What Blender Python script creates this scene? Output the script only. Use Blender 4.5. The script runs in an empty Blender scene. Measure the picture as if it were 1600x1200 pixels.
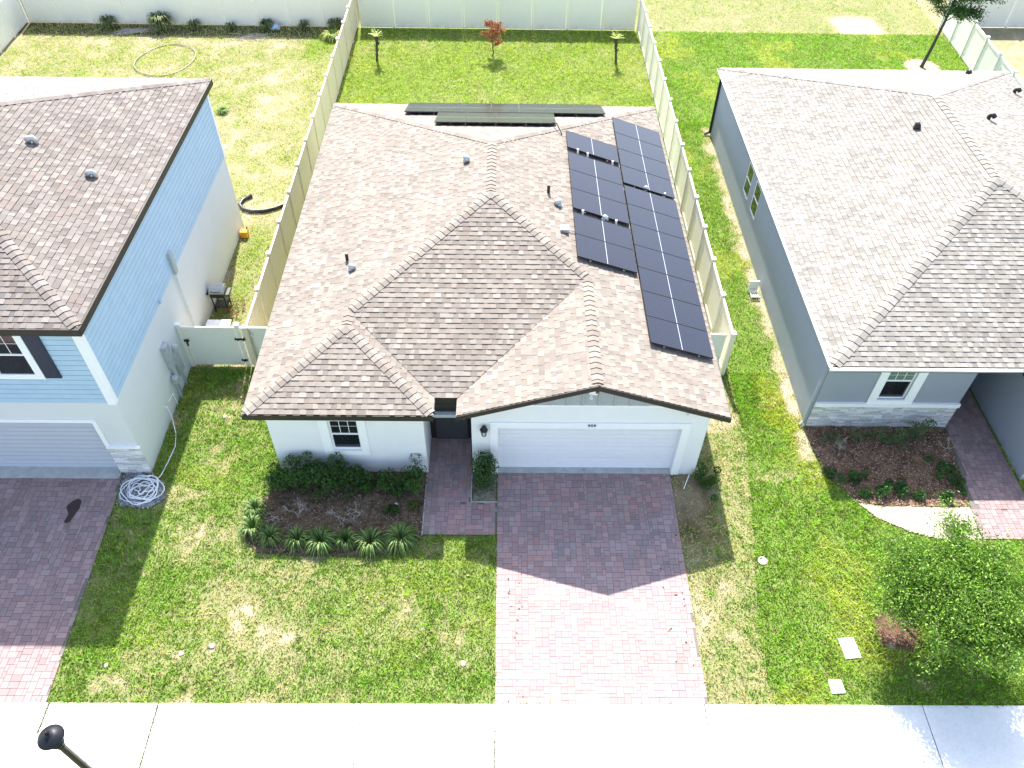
import bpy, math, random
import numpy as np
from mathutils import Vector, Matrix
random.seed(7); rng = np.random.default_rng(7)
scene = bpy.context.scene
COL = scene.collection
R = math.radians

# ------------------------------------------------------------------ materials
def rgba(c): return (c[0], c[1], c[2], 1.0)
def new_mat(name):
    m = bpy.data.materials.new(name); m.use_nodes = True
    nt = m.node_tree; b = nt.nodes['Principled BSDF']
    return m, nt, b
def tex_coord(nt, kind='Object'):
    return nt.nodes.new('ShaderNodeTexCoord').outputs[kind]
def noise(nt, vec, scale, detail=4, rough=.6):
    n = nt.nodes.new('ShaderNodeTexNoise'); n.inputs['Scale'].default_value = scale
    n.inputs['Detail'].default_value = detail; n.inputs['Roughness'].default_value = rough
    nt.links.new(vec, n.inputs['Vector']); return n.outputs['Fac']
def ramp(nt, fac, stops):
    r = nt.nodes.new('ShaderNodeValToRGB'); nt.links.new(fac, r.inputs['Fac'])
    el = r.color_ramp.elements
    while len(el) < len(stops): el.new(.5)
    for e, (p, c) in zip(el, stops):
        e.position = p; e.color = rgba(c) if len(c) == 3 else c
    return r.outputs['Color']
def mixc(nt, a, b, fac, mode='MIX'):
    m = nt.nodes.new('ShaderNodeMix'); m.data_type = 'RGBA'; m.blend_type = mode
    for v, i in ((fac, 0), (a, 6), (b, 7)):
        if isinstance(v, (int, float)): m.inputs[i].default_value = v
        elif isinstance(v, tuple): m.inputs[i].default_value = rgba(v)
        else: nt.links.new(v, m.inputs[i])
    return m.outputs[2]
def bump(nt, b, h, strength=.3, dist=.01):
    n = nt.nodes.new('ShaderNodeBump'); n.inputs['Strength'].default_value = strength
    n.inputs['Distance'].default_value = dist
    nt.links.new(h, n.inputs['Height']); nt.links.new(n.outputs['Normal'], b.inputs['Normal'])
def simple(name, c, rough=.6, metal=0., var=.12, scale=6., bscale=None, bstr=.3, bdist=.004, spec=.4, coat=0):
    m, nt, b = new_mat(name)
    v = tex_coord(nt)
    lo = tuple(x*(1-var) for x in c); hi = tuple(min(1, x*(1+var)) for x in c)
    f = noise(nt, v, scale)
    nt.links.new(ramp(nt, f, [(.3, lo), (.7, hi)]), b.inputs['Base Color'])
    b.inputs['Roughness'].default_value = rough; b.inputs['Metallic'].default_value = metal
    b.inputs['Specular IOR Level'].default_value = spec
    b.inputs['Coat Weight'].default_value = coat
    if bscale: bump(nt, b, noise(nt, v, bscale, 3), bstr, bdist)
    return m
def attr_mat(name, rough=.85, grain=.25, gscale=60., spec=.25, bstr=.4, bdist=.004, sub=0., big=.0):
    m, nt, b = new_mat(name)
    a = nt.nodes.new('ShaderNodeAttribute'); a.attribute_name = 'Col'
    v = tex_coord(nt)
    f = noise(nt, v, gscale, 3)
    g = ramp(nt, f, [(.25, (1-grain,)*3), (.75, (1+0*grain,)*3)])
    c = mixc(nt, a.outputs['Color'], g, 1.0, 'MULTIPLY')
    if big:
        g2 = ramp(nt, noise(nt, v, .8, 5, .7), [(.3, (1-big,)*3), (.7, (1., 1., 1.))])
        c = mixc(nt, c, g2, 1.0, 'MULTIPLY')
    nt.links.new(c, b.inputs['Base Color'])
    b.inputs['Roughness'].default_value = rough; b.inputs['Specular IOR Level'].default_value = spec
    if bstr: bump(nt, b, f, bstr, bdist)
    if sub:
        t = nt.nodes.new('ShaderNodeBsdfTranslucent'); nt.links.new(c, t.inputs['Color'])
        ms = nt.nodes.new('ShaderNodeMixShader'); ms.inputs[0].default_value = sub
        nt.links.new(b.outputs[0], ms.inputs[1]); nt.links.new(t.outputs[0], ms.inputs[2])
        nt.links.new(ms.outputs[0], nt.nodes['Material Output'].inputs['Surface'])
    return m
M = {}
def stucco(name, c, rough=.9, var=.05, bstr=.35, trans=0., tcol=None):
    m, nt, b = new_mat(name); v = tex_coord(nt)
    base = ramp(nt, noise(nt, v, .9, 5, .7), [(.3, tuple(q*(1-var) for q in c)), (.7, c)])
    s = nt.nodes.new('ShaderNodeSeparateXYZ'); nt.links.new(v, s.inputs[0])
    st = nt.nodes.new('ShaderNodeMapRange'); st.inputs['From Min'].default_value = .0; st.inputs['From Max'].default_value = .35; st.inputs['To Min'].default_value = .75; st.inputs['To Max'].default_value = 0
    nt.links.new(s.outputs[2], st.inputs['Value'])
    mp = nt.nodes.new('ShaderNodeMapping'); mp.inputs['Scale'].default_value = (2, 2, .9); nt.links.new(v, mp.inputs['Vector'])
    n2 = ramp(nt, noise(nt, mp.outputs[0], 1.6, 5, .7), [(.42, (0, 0, 0)), (.72, (1, 1, 1))])
    k = nt.nodes.new('ShaderNodeMath'); k.operation = 'MULTIPLY'; nt.links.new(st.outputs[0], k.inputs[0]); nt.links.new(n2, k.inputs[1])
    col = mixc(nt, base, tuple(q*w_ for q, w_ in zip(c, (.62, .54, .44))), k.outputs[0])
    streak = ramp(nt, noise(nt, mp.outputs[0], 2.2, 4, .6), [(.5, (1, 1, 1)), (.95, (.975, .972, .968))])
    col = mixc(nt, col, streak, 1., 'MULTIPLY')
    nt.links.new(col, b.inputs['Base Color']); b.inputs['Roughness'].default_value = rough
    if bstr: bump(nt, b, noise(nt, v, 70, 3), bstr, .004)
    if trans:
        t = nt.nodes.new('ShaderNodeBsdfTranslucent'); t.inputs['Color'].default_value = rgba(tcol)
        ms = nt.nodes.new('ShaderNodeMixShader'); ms.inputs[0].default_value = trans
        nt.links.new(b.outputs[0], ms.inputs[1]); nt.links.new(t.outputs[0], ms.inputs[2]); nt.links.new(ms.outputs[0], nt.nodes['Material Output'].inputs['Surface'])
    return m
M['shingle'] = attr_mat('asphalt_shingle', .92, .30, 90., .15, .5, .004, 0, .18)
M['paver'] = attr_mat('concrete_paver', .9, .18, 40., .25, .4, .003, 0, .12)
M['soil'] = attr_mat('lawn_soil', 1., .40, 22., .1, .8, .03)
M['leaf'] = attr_mat('leaf', .6, .1, 20., .35, 0, 0, .25)
M['grass'] = attr_mat('grass_blade', .75, .1, 5., .25, 0, 0, .4)
M['bark'] = simple('bark', (.2, .16, .13), .9, var=.4, scale=14, bscale=40, bstr=.8)
M['darkbark'] = simple('dark_bark', (.07, .06, .045), .95, var=.4, scale=14, bscale=40, bstr=.8)
M['twig'] = simple('dry_twig', (.42, .38, .33), .9, var=.3, scale=20)
M['white'] = stucco('white_stucco', (.80, .81, .81))
M['trim'] = simple('white_trim', (.86, .87, .87), .55, var=.015)
M['offwhite'] = stucco('pale_stucco', (.66, .68, .68))
M['greystucco'] = stucco('blue_grey_stucco', (.29, .32, .37))
M['vinyl'] = stucco('vinyl_fence', (.80, .79, .71), .45, .05, 0)
M['vinyl_bounce_tint'] = stucco('vinyl_fence_bounce_tint', (.74, .63, .46), .45, .05, 0)  # white vinyl with warm bounced light mixed into the base colour
M['vinyl_sun_tint'] = stucco('vinyl_fence_sun_tint', (.79, .74, .62), .45, .05, 0)  # white vinyl with the warmth of grazing sun mixed into the base colour
M['fascia'] = simple('dark_bronze_fascia', (.028, .024, .02), .5, var=.1)
M['black'] = simple('black_metal', (.02, .02, .022), .4, var=.1)
M['gutter'] = simple('gutter_white', (.7, .69, .66), .4, var=.04)
M['shutter'] = simple('shutter_navy', (.025, .034, .06), .5)
M['glass'] = simple('window_glass', (.012, .016, .02), .05, spec=.8, var=.3, scale=1.)
M['green_blind'] = simple('green_blind', (.12, .2, .15), .4)
M['concrete'] = simple('concrete_apron', (.42, .43, .42), .9, var=.15, scale=5, bscale=60)
M['void'] = simple('near_black_porch', (.05, .05, .055), .8)  # near-black colour of the entry door
M['galv'] = simple('galvanised_metal', (.45, .48, .5), .35, .6, var=.1)
M['meter'] = simple('meter_grey', (.38, .42, .44), .5, .1, var=.1)
M['orange'] = simple('orange_plastic', (.75, .32, .03), .5)
M['plastic'] = simple('white_plastic', (.8, .8, .78), .45, var=.03)
M['black_plastic'] = simple('black_plastic', (.015, .015, .017), .35)
M['hose'] = simple('white_hose', (.72, .74, .76), .5, var=.05)
M['pvc'] = simple('grey_pvc', (.27, .25, .21), .5, var=.08)
M['rust'] = simple('rust_brown', (.2, .09, .05), .8, var=.3)
M['lampblack'] = simple('lamp_black', (.008, .009, .012), .42, var=.2, spec=.3)
M['lampglass'] = simple('lamp_glass', (.5, .5, .48), .15)
M['cloth'] = simple('blue_cloth', (.35, .45, .62), .8, var=.4, scale=18)
M['rock'] = simple('pale_rock', (.36, .34, .30), .9, var=.2, scale=8, bscale=30)
M['asphalt'] = simple('asphalt', (.055, .055, .055), .9, var=.2, scale=3, bscale=80)
M['wetstain'] = simple('oil_stain', (.035, .02, .018), .5, var=.3, scale=9)
M['frame'] = simple('panel_frame', (.03, .03, .034), .4, .5, var=.1)
M['rail'] = simple('aluminium_rail', (.6, .61, .62), .35, .7, var=.05)
# lap siding: horizontal boards
def siding(name, c, pitch, axis=2, dark=.6):
    m, nt, b = new_mat(name)
    v = tex_coord(nt); s = nt.nodes.new('ShaderNodeSeparateXYZ'); nt.links.new(v, s.inputs[0])
    d = nt.nodes.new('ShaderNodeMath'); d.operation = 'DIVIDE'; nt.links.new(s.outputs[axis], d.inputs[0]); d.inputs[1].default_value = pitch
    f = nt.nodes.new('ShaderNodeMath'); f.operation = 'FRACT'; nt.links.new(d.outputs[0], f.inputs[0])
    n = noise(nt, v, 2.5)
    base = ramp(nt, n, [(.3, tuple(x*.95 for x in c)), (.7, tuple(x*1.05 for x in c))])
    nt.links.new(base, b.inputs['Base Color']); b.inputs['Roughness'].default_value = .6
    bump(nt, b, f.outputs[0], .0, .0)
    return m
M['bluesiding'] = siding('blue_siding', (.40, .55, .69), .15)
M['garage'] = simple('garage_door_white', (.78, .79, .82), .5, var=.02)
M['garage2'] = simple('garage_door_pale', (.50, .53, .58), .5, var=.02)
M['veneer'] = attr_mat('ledge_stone', .85, .3, 25, .25, .8, .01)
M['graysiding'] = simple('pale_board_siding', (.36, .39, .39), .7, var=.03)
# concrete sidewalk
m, nt, b = new_mat('sidewalk_concrete'); v = tex_coord(nt)
c1 = ramp(nt, noise(nt, v, .7, 6, .7), [(.3, (.70, .69, .66)), (.7, (.80, .79, .77))])
c2 = ramp(nt, noise(nt, v, 14, 5, .7), [(.25, (.86, .86, .86)), (.6, (1, 1, 1))])
nt.links.new(mixc(nt, c1, c2, 1., 'MULTIPLY'), b.inputs['Base Color']); b.inputs['Roughness'].default_value = .9
bump(nt, b, noise(nt, v, 120, 2), .2, .002); M['sidewalk'] = m
# solar cells: dark glass with thin busbars and one pale centre gap (local x = along slope)
m, nt, b = new_mat('solar_glass'); v = tex_coord(nt); s = nt.nodes.new('ShaderNodeSeparateXYZ'); nt.links.new(v, s.inputs[0])
def mth(op, a, bb=None):
    n = nt.nodes.new('ShaderNodeMath'); n.operation = op
    for i, q in enumerate((a, bb)):
        if q is None: continue
        if isinstance(q, (int, float)): n.inputs[i].default_value = q
        else: nt.links.new(q, n.inputs[i])
    return n.outputs[0]
fx = mth('FRACT', mth('DIVIDE', s.outputs[1], .0917)); lx = mth('LESS_THAN', mth('ABSOLUTE', mth('SUBTRACT', fx, .5)), .05)
cx = mth('LESS_THAN', mth('ABSOLUTE', s.outputs[0]), .008)
c = mixc(nt, (.011, .012, .022), (.028, .03, .042), lx)
c = mixc(nt, c, (.42, .44, .48), cx)
nt.links.new(c, b.inputs['Base Color']); b.inputs['Roughness'].default_value = .16; b.inputs['Specular IOR Level'].default_value = .55
M['solar'] = m

# ------------------------------------------------------------------ mesh builder
ORG = {}
def tag(o, label=None, cat=None, group=None, kind=None):
    if label: o['label'] = label
    if cat: o['category'] = cat
    if group: o['group'] = group
    if kind: o['kind'] = kind
    return o
def empty(name, loc, label, cat, group=None, rz=0):
    o = bpy.data.objects.new(name, None); COL.objects.link(o); o.location = loc
    o.rotation_euler = (0, 0, rz); o.empty_display_size = .2
    ORG[o.name] = Vector(loc); return tag(o, label, cat, group)
class MB:
    def __init__(s): s.v = []; s.f = []; s.c = []; s.col = (1, 1, 1)
    def quad(s, pts, col=None):
        n = len(s.v); s.v += [tuple(p) for p in pts]; s.f.append(tuple(range(n, n+len(pts)))); s.c += [col or s.col]*len(pts)
    def box(s, lo, hi, col=None):
        x0, y0, z0 = lo; x1, y1, z1 = hi
        P = [(x0,y0,z0),(x1,y0,z0),(x1,y1,z0),(x0,y1,z0),(x0,y0,z1),(x1,y0,z1),(x1,y1,z1),(x0,y1,z1)]
        n = len(s.v); s.v += P; s.c += [col or s.col]*8
        for f in ((0,3,2,1),(4,5,6,7),(0,1,5,4),(1,2,6,5),(2,3,7,6),(3,0,4,7)): s.f.append(tuple(n+i for i in f))
    def obox(s, o, ax, ay, az, lo, hi, col=None):   # box in an oriented frame
        x0,y0,z0 = lo; x1,y1,z1 = hi; o = Vector(o); ax=Vector(ax); ay=Vector(ay); az=Vector(az)
        n = len(s.v)
        for (x,y,z) in [(x0,y0,z0),(x1,y0,z0),(x1,y1,z0),(x0,y1,z0),(x0,y0,z1),(x1,y0,z1),(x1,y1,z1),(x0,y1,z1)]:
            s.v.append(tuple(o+ax*x+ay*y+az*z)); s.c.append(col or s.col)
        for f in ((0,3,2,1),(4,5,6,7),(0,1,5,4),(1,2,6,5),(2,3,7,6),(3,0,4,7)): s.f.append(tuple(n+i for i in f))
    def prism(s, pts, d, col=None):                  # planar polygon extruded by vector d
        n = len(s.v); k = len(pts); d = Vector(d)
        s.v += [tuple(p) for p in pts] + [tuple(Vector(p)+d) for p in pts]; s.c += [col or s.col]*(2*k)
        s.f.append(tuple(range(n+k-1, n-1, -1))); s.f.append(tuple(range(n+k, n+2*k)))
        for i in range(k): j = (i+1) % k; s.f.append((n+i, n+j, n+k+j, n+k+i))
    def tube(s, pts, rad, seg=8, col=None, closed=False):
        pts = [Vector(p) for p in pts]; k = len(pts)
        if not hasattr(rad, '__len__'): rad = [rad]*k
        n = len(s.v); prev = None
        for i, p in enumerate(pts):
            a = pts[(i+1) % k] if (i < k-1 or closed) else p; bq = pts[i-1] if (i > 0 or closed) else p
            t = (a-bq); t = t.normalized() if t.length > 1e-9 else Vector((0,0,1))
            if prev is None:
                up = Vector((0,0,1)) if abs(t.z) < .9 else Vector((1,0,0)); e1 = t.cross(up).normalized()
            else:
                e1 = (prev - t*prev.dot(t)); e1 = e1.normalized() if e1.length > 1e-6 else t.orthogonal().normalized()
            prev = e1; e2 = t.cross(e1)
            for j in range(seg):
                an = 2*math.pi*j/seg; s.v.append(tuple(p+(e1*math.cos(an)+e2*math.sin(an))*rad[i])); s.c.append(col or s.col)
        m_ = k if closed else k-1
        for i in range(m_):
            i2 = (i+1) % k
            for j in range(seg):
                j2 = (j+1) % seg; s.f.append((n+i*seg+j, n+i*seg+j2, n+i2*seg+j2, n+i2*seg+j))
        if not closed:
            s.f.append(tuple(n+j for j in range(seg-1, -1, -1))); s.f.append(tuple(n+(k-1)*seg+j for j in range(seg)))
    def lathe(s, c, prof, seg=24, col=None):         # prof [(r,z)] bottom to top
        n = len(s.v); c = Vector(c)
        for r, z in prof:
            for j in range(seg):
                an = 2*math.pi*j/seg; s.v.append((c.x+r*math.cos(an), c.y+r*math.sin(an), c.z+z)); s.c.append(col or s.col)
        for i in range(len(prof)-1):
            for j in range(seg):
                j2 = (j+1) % seg; s.f.append((n+i*seg+j, n+i*seg+j2, n+(i+1)*seg+j2, n+(i+1)*seg+j))
        s.f.append(tuple(n+j for j in range(seg-1, -1, -1))); s.f.append(tuple(n+(len(prof)-1)*seg+j for j in range(seg)))
    def build(s, name, mat, parent=None, smooth=False, label=None, cat=None, group=None, kind=None, org=None, bevel=0):
        me = bpy.data.meshes.new(name)
        root = parent
        while root is not None and root.parent is not None: root = root.parent
        if org is None: o0 = ORG.get(root.name, Vector((0,0,0))) if root is not None else Vector((0,0,0))
        else: o0 = Vector(org)
        V = np.array(s.v, dtype=float) - np.array(o0)
        me.from_pydata(V.tolist(), [], s.f); me.update()
        at = me.color_attributes.new('Col', 'FLOAT_COLOR', 'POINT')
        C4 = np.ones((len(s.v), 4), dtype=np.float32); C4[:, :3] = np.array(s.c, dtype=np.float32)
        at.data.foreach_set('color', C4.ravel())
        if smooth: me.polygons.foreach_set('use_smooth', [True]*len(me.polygons))
        mats = mat if isinstance(mat, (list, tuple)) else [mat]
        for q in mats: me.materials.append(q if not isinstance(q, str) else M[q])
        o = bpy.data.objects.new(name, me); COL.objects.link(o)
        if parent is not None: o.parent = parent
        elif org is not None: o.location = o0; ORG[o.name] = o0
        if bevel:
            bm = o.modifiers.new('bevel', 'BEVEL'); bm.width = bevel; bm.segments = 2; bm.limit_method = 'ANGLE'
        return tag(o, label, cat, group, kind)
def raw_mesh(name, V, F, Cc, mat, parent=None, **kw):   # numpy arrays: V (n,3), F (m,k), C (n,3)
    me = bpy.data.meshes.new(name); root = parent
    while root is not None and root.parent is not None: root = root.parent
    o0 = ORG.get(root.name, Vector((0,0,0))) if root is not None else Vector(kw.pop('org', (0,0,0)))
    V = V - np.array(o0); m_, k = F.shape
    me.vertices.add(len(V)); me.vertices.foreach_set('co', V.astype(np.float32).ravel())
    me.loops.add(m_*k); me.loops.foreach_set('vertex_index', F.astype(np.int32).ravel())
    me.polygons.add(m_); me.polygons.foreach_set('loop_start', np.arange(0, m_*k, k, dtype=np.int32))
    me.polygons.foreach_set('loop_total', np.full(m_, k, dtype=np.int32)); me.update(calc_edges=True)
    at = me.color_attributes.new('Col', 'FLOAT_COLOR', 'POINT')
    C4 = np.ones((len(V), 4), dtype=np.float32); C4[:, :3] = Cc; at.data.foreach_set('color', C4.ravel())
    me.materials.append(M[mat]); o = bpy.data.objects.new(name, me); COL.objects.link(o)
    if parent is not None: o.parent = parent
    else: o.location = o0; ORG[o.name] = Vector(o0)
    return tag(o, **kw)
def copy_tree(o, loc=None, parent=None, rz=None, label=None):
    c = o.copy(); COL.objects.link(c)
    if parent is not None: c.parent = parent
    if loc is not None: c.location = loc
    if rz is not None: c.rotation_euler = (0, 0, rz)
    if label: c['label'] = label
    for ch in list(o.children): copy_tree(ch, parent=c)
    return c

# ------------------------------------------------------------------ noise helpers
def _h(ix, iy, seed):
    n = (ix.astype(np.int64)*374761393 + iy.astype(np.int64)*668265263 + seed*1442695041) & 0xffffffff
    n = ((n ^ (n >> 13))*1274126177) & 0xffffffff
    return ((n ^ (n >> 16)) & 0xffff)/65535.0
def vnoise(x, y, s, seed=0):
    x = np.asarray(x)/s; y = np.asarray(y)/s; ix = np.floor(x); iy = np.floor(y); fx = x-ix; fy = y-iy
    fx = fx*fx*(3-2*fx); fy = fy*fy*(3-2*fy)
    a = _h(ix, iy, seed); b = _h(ix+1, iy, seed); c = _h(ix, iy+1, seed); d = _h(ix+1, iy+1, seed)
    return (a*(1-fx)+b*fx)*(1-fy)+(c*(1-fx)+d*fx)*fy
def fbm(x, y, s, seed=0):
    return (vnoise(x,y,s,seed)*.5+vnoise(x,y,s/2.1,seed+1)*.27+vnoise(x,y,s/4.3,seed+2)*.15+vnoise(x,y,s/9,seed+3)*.08)
def inpoly(x, y, poly):
    x = np.asarray(x); y = np.asarray(y); r = np.zeros(x.shape, bool); n = len(poly)
    for i in range(n):
        x1, y1 = poly[i]; x2, y2 = poly[(i+1) % n]
        if y1 == y2: continue
        c = ((y1 > y) != (y2 > y)) & (x < (x2-x1)*(y-y1)/(y2-y1)+x1); r ^= c
    return r
def sst(a, b, x):
    t = np.clip((x-a)/(b-a), 0, 1); return t*t*(3-2*t)

# ------------------------------------------------------------------ regions (metres)
SW0, SW1 = -6.83, -8.42            # sidewalk back / front edge
DRIVE = [(.27, SW0), (5.38, SW0), (5.38, 0), (.27, 0)]
DRIVE_L = [(-18.5, SW0), (-10.38, SW0), (-10.64, -1.2), (-10.78, 0), (-18.5, 0)]
WALK = [(-1.80, -2.15), (.27, -2.15), (.27, -1.06), (-.48, -1.06), (-.48, 2.6), (-1.80, 2.6)]
PLANTER = [(-.48, -1.06), (.27, -1.06), (.27, 0), (-.48, 0)]
BED = [(-6.05, -.0), (-6.25, -.7), (-6.7, -1.15), (-6.8, -2.2), (-6.3, -2.75), (-5, -2.85), (-3, -2.85), (-1.95, -2.6), (-1.80, -2.2), (-1.80, 0)]
BED_G = [(9.88, 1.9), (9.85, 1.0), (10.05, .05), (10.4, -.55), (10.75, -1.0), (11.6, -1.12), (13.93, -1.12), (14.0, -.6), (14.3, 1.3), (14.33, 1.9)]
SAND_G = [(10.4, -.55), (10.75, -1.0), (11.6, -1.12), (13.93, -1.12), (13.88, -2.2), (12.87, -2.3), (11.9, -2.0), (11.1, -1.52), (10.5, -.8)]
WALK_G = [(13.93, -1.2), (14.3, 1.31), (14.32, 4.2), (15.72, 4.2), (15.72, -.1), (15.72, -.9), (15.9, -1.2), (24, -1.2), (24, -2.2), (13.88, -2.2)]
HOUSE = [(-6.12, 0), (-1.8, 0), (-1.8, 2.7), (-.46, 2.7), (-.46, 0), (6.12, 0), (6.12, 15.9), (-6.12, 15.9)]
HOUSE_L = [(-24, -.05), (-9.9, -.05), (-9.9, 12.05), (-24, 12.05)]
HOUSE_G = [(9.87, 1.88), (24, 1.88), (24, 19.9), (9.87, 19.9)]
GRAVEL = [(-10.72, -.1), (-9.9, -.1), (-9.45, -.45), (-9.25, -1.0), (-9.6, -1.35), (-10.3, -1.3), (-10.6, -1.2)]

def lawn_fields(x, y):
    """returns ground rgb, blade density 0..1, blade rgb"""
    x = np.asarray(x, float); y = np.asarray(y, float)
    n1 = fbm(x, y, 2.2, 1); n2 = fbm(x, y, .7, 11); n3 = fbm(x, y, 5, 21); n4 = vnoise(x, y, .16, 31)
    dry = np.clip(1.5*(n1*.55+n2*.45)-.52, 0, 1)             # default dryness
    yel = sst(.5, .8, fbm(x, y, 1.6, 41))*.6
    # front lawn dry swath in the middle
    d = np.exp(-(((x+5.2)/2.3)**2+((y+4.3)/1.5)**2))
    dry = dry + .32*d
    dry = dry + .55*sst(.60, .76, fbm(x, y, .9, 61))*(y < 4)
    # right sod strip
    edge = 6.95 + np.clip((y+5.3)/6.3, 0, 1)*.95
    sod = ((x > edge) & (y < 30.4) & (x < 25)) & ~((y > 30.2))
    dry = np.where(sod, np.clip(dry-.38, 0, .5), dry)
    yel = np.where(sod, sst(.52, .70, fbm(x, y, 2.4, 51))*.85+.08, yel)
    # pale strip between driveway and sod
    ps = (x > 5.3) & (x < edge) & (y < 4)
    dry = np.where(ps, np.clip(dry*.6+.42, 0, 1), dry)
    # soil strip beside the grey house wall and beside fences
    dry = np.where((x > 8.8) & (x < 9.95) & (y > .5) & (y < 20), np.clip(dry+sst(9.25, 9.75, x+(n2-.5)*.9)*1.0, 0, 1.15), dry)
    gr_strip = ((x > 9.45) & (x < 9.95) & (y > .5) & (y < 20))
    # garage corner bare soil
    bare = np.exp(-(((x-5.75)/.55)**2+((y+1.1)/1.1)**2)); dry = dry + .6*bare
    bare = np.exp(-(((x-5.55)/.3)**2+((y+4.6)/1.1)**2)); dry = dry + .4*bare
    # left yard
    ly = (x < -7.75) & (y > 4.2); dry = np.where(ly, np.clip(dry*.95+.50, 0, 1.12), dry); yel = np.where(ly, yel*.5+.45, yel)
    lush = np.exp(-(((x+9.3)/1.2)**2+((y-28.0)/1.6)**2)) + .8*np.exp(-(((x+9.2)/.5)**2+((y-8.5)/3.)**2)); dry = dry - lush*.7*ly
    # main back yard
    mb_ = (x > -7.75) & (x < 7.7) & (y > 15); dry = np.where(mb_, dry*.75-.02, dry); yel = np.where(mb_, yel*.5+.42, yel)
    # beyond the right yard: pale
    gr_pale = 0
    far = (y > 30.2) & (x > 7.7) & (x < 24.8); dry = np.where(far, np.clip(dry*.5+.50, 0, 1.0), dry)
    dry = np.where((x > 24.8) & (y > 18), .85+.3*(n2-.5), dry)
    # bare pad top right
    pad = np.exp(-((np.abs(x-20.2)/1.3)**4+(np.abs(y-31.3)/1.2)**4)); dry = dry + 1.0*pad
    # gap between houses (shaded, worn)
    g = np.exp(-(((x+8.0)/1.2)**2+((y-2.6)/1.0)**2)); dry = dry + .35*g
    # small pale sand spots
    for (px, py, r) in ((-6.81,-5.41,.16),(-7.53,-5.61,.1),(-7.18,-3.6,.12),(-.54,-5.83,.15),(-5.7,-4.9,.14),(-5.0,-5.1,.16),(-4.3,-3.7,.14),(-6.2,-4.4,.1)):
        dry = dry + .5*np.exp(-((x-px+.3*(n4-.5))**2+(y-py+.3*(n2-.5))**2)/r**2)
    # tree rings
    for (px, py, r) in ((10.55,-4.95,.5),(22.2,26.4,.9)):
        dry = dry + 1.6*sst(1.15, .8, np.hypot(x-px, (y-py))/r)
    # weedy shaded foot of the back fence in the left yard: fence shade darkened into the ground colour
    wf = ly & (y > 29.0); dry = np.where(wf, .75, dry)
    dry = np.clip(dry + (n4-.5)*.35, 0, 1.3)
    soilc = np.array([.36, .30, .215]); thatch = np.array([.26, .245, .10])
    k = np.clip(dry, 0, 1)[..., None]
    sand = np.clip((dry-.75)/.4, 0, 1)[..., None]
    gr = 1.25*thatch*(1-k)*np.array([.5,.72,.42]) + (soilc*.5+thatch*.4)*k
    gr = gr*(1-sand) + np.array([.40, .345, .26])*sand
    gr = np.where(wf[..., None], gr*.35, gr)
    bs = ((np.abs(x-5.8) < .7) & (y > -2.4) & (y < 0))[..., None]; gr = np.where(bs, gr*np.array([1.05,.95,.8])*(.3+.35*n4[..., None]+.35*n2[..., None]), gr)
    dens = np.clip(1.15-dry*.95, 0.07, 1)
    dens = np.where(np.hypot(x-10.55, y+4.95)+.3*(n4-.5) < .5, .03, dens)
    ring = (np.hypot(x-10.55, y+4.95)+.3*(n4-.5) < .55)[..., None]; gr = np.where(ring, np.array([.15,.085,.06])*(.35+1.2*n4[..., None]), gr)
    green = np.array([.225, .40, .04]); yelg = np.array([.50, .58, .07]); straw = np.array([.68, .62, .27])
    sodg = np.array([.20, .40, .03]); 
    base = np.where(sod[..., None], sodg, green)
    bl = base*(1-yel[..., None])+yelg*yel[..., None]
    kk = np.clip((dry+(vnoise(x, y, .13, 91)-.5)*.9-.42)*2.6, 0, .92)[..., None]
    bl = bl*(.62+.76*vnoise(x, y, .11, 93)[..., None])
    bl = bl*(1-kk)+straw*kk
    return gr, dens, bl

# ------------------------------------------------------------------ ground
def axis(lo, hi, step, far):
    a = list(np.arange(lo, hi+1e-6, step)); pre = [lo-d for d in (far, far*.4, far*.15, far*.05, far*.015)]; post = [hi+d for d in (far*.015, far*.05, far*.15, far*.4, far)]
    return np.array(pre+a+post)
gx = axis(-27, 32, .16, 400); gy = axis(-9.5, 40, .16, 400)
GX, GY = np.meshgrid(gx, gy); nx, ny = len(gx), len(gy)
g, dens, bl = lawn_fields(GX, GY)
V = np.stack([GX.ravel(), GY.ravel(), np.zeros(nx*ny)], 1)
i = np.arange(ny-1)[:, None]*nx+np.arange(nx-1)[None, :]; i = i.ravel()
F = np.stack([i, i+1, i+nx+1, i+nx], 1)
raw_mesh('ground', V, F, g.reshape(-1, 3), 'soil', kind='structure')

def sheet(name, poly, mat, z, label=None, kind='structure', thick=.0):
    mb = MB(); mb.prism([(p[0], p[1], z-.03) for p in poly], (0, 0, .03)); return mb.build(name, mat, kind=kind)
# mulch sheets
def mulch(name, poly, z, c1, c2, step=.04, s=.25, seed=3, kind='structure'):
    xs = [p[0] for p in poly]; ys = [p[1] for p in poly]
    ax = np.arange(min(xs), max(xs)+step, step); ay = np.arange(min(ys), max(ys)+step, step)
    X, Y = np.meshgrid(ax, ay); n = fbm(X, Y, s, seed); nn = vnoise(X, Y, .08, seed+5)
    jx = fbm(X, Y, .6, seed+8)*.12
    ins = inpoly(X+jx-.06, Y, poly)
    Z = z + .035*nn + .02*n
    k = np.clip((n*.6+nn*.5-.25)*1.6, 0, 1)[..., None]
    c = np.array(c1)*(1-k)+np.array(c2)*k
    w = len(ax); idx = np.arange(len(ax)*len(ay)).reshape(len(ay), w)
    m = ins[:-1, :-1] & ins[1:, 1:] & ins[1:, :-1] & ins[:-1, 1:]
    a = idx[:-1, :-1][m]; F = np.stack([a, a+1, a+w+1, a+w], 1)
    return raw_mesh(name, np.stack([X.ravel(), Y.ravel(), Z.ravel()], 1), F, c.reshape(-1, 3), 'soil', kind=kind)
mulch('mulch_bed', BED, .008, (.075, .052, .033), (.23, .165, .11), seed=3)
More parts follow.
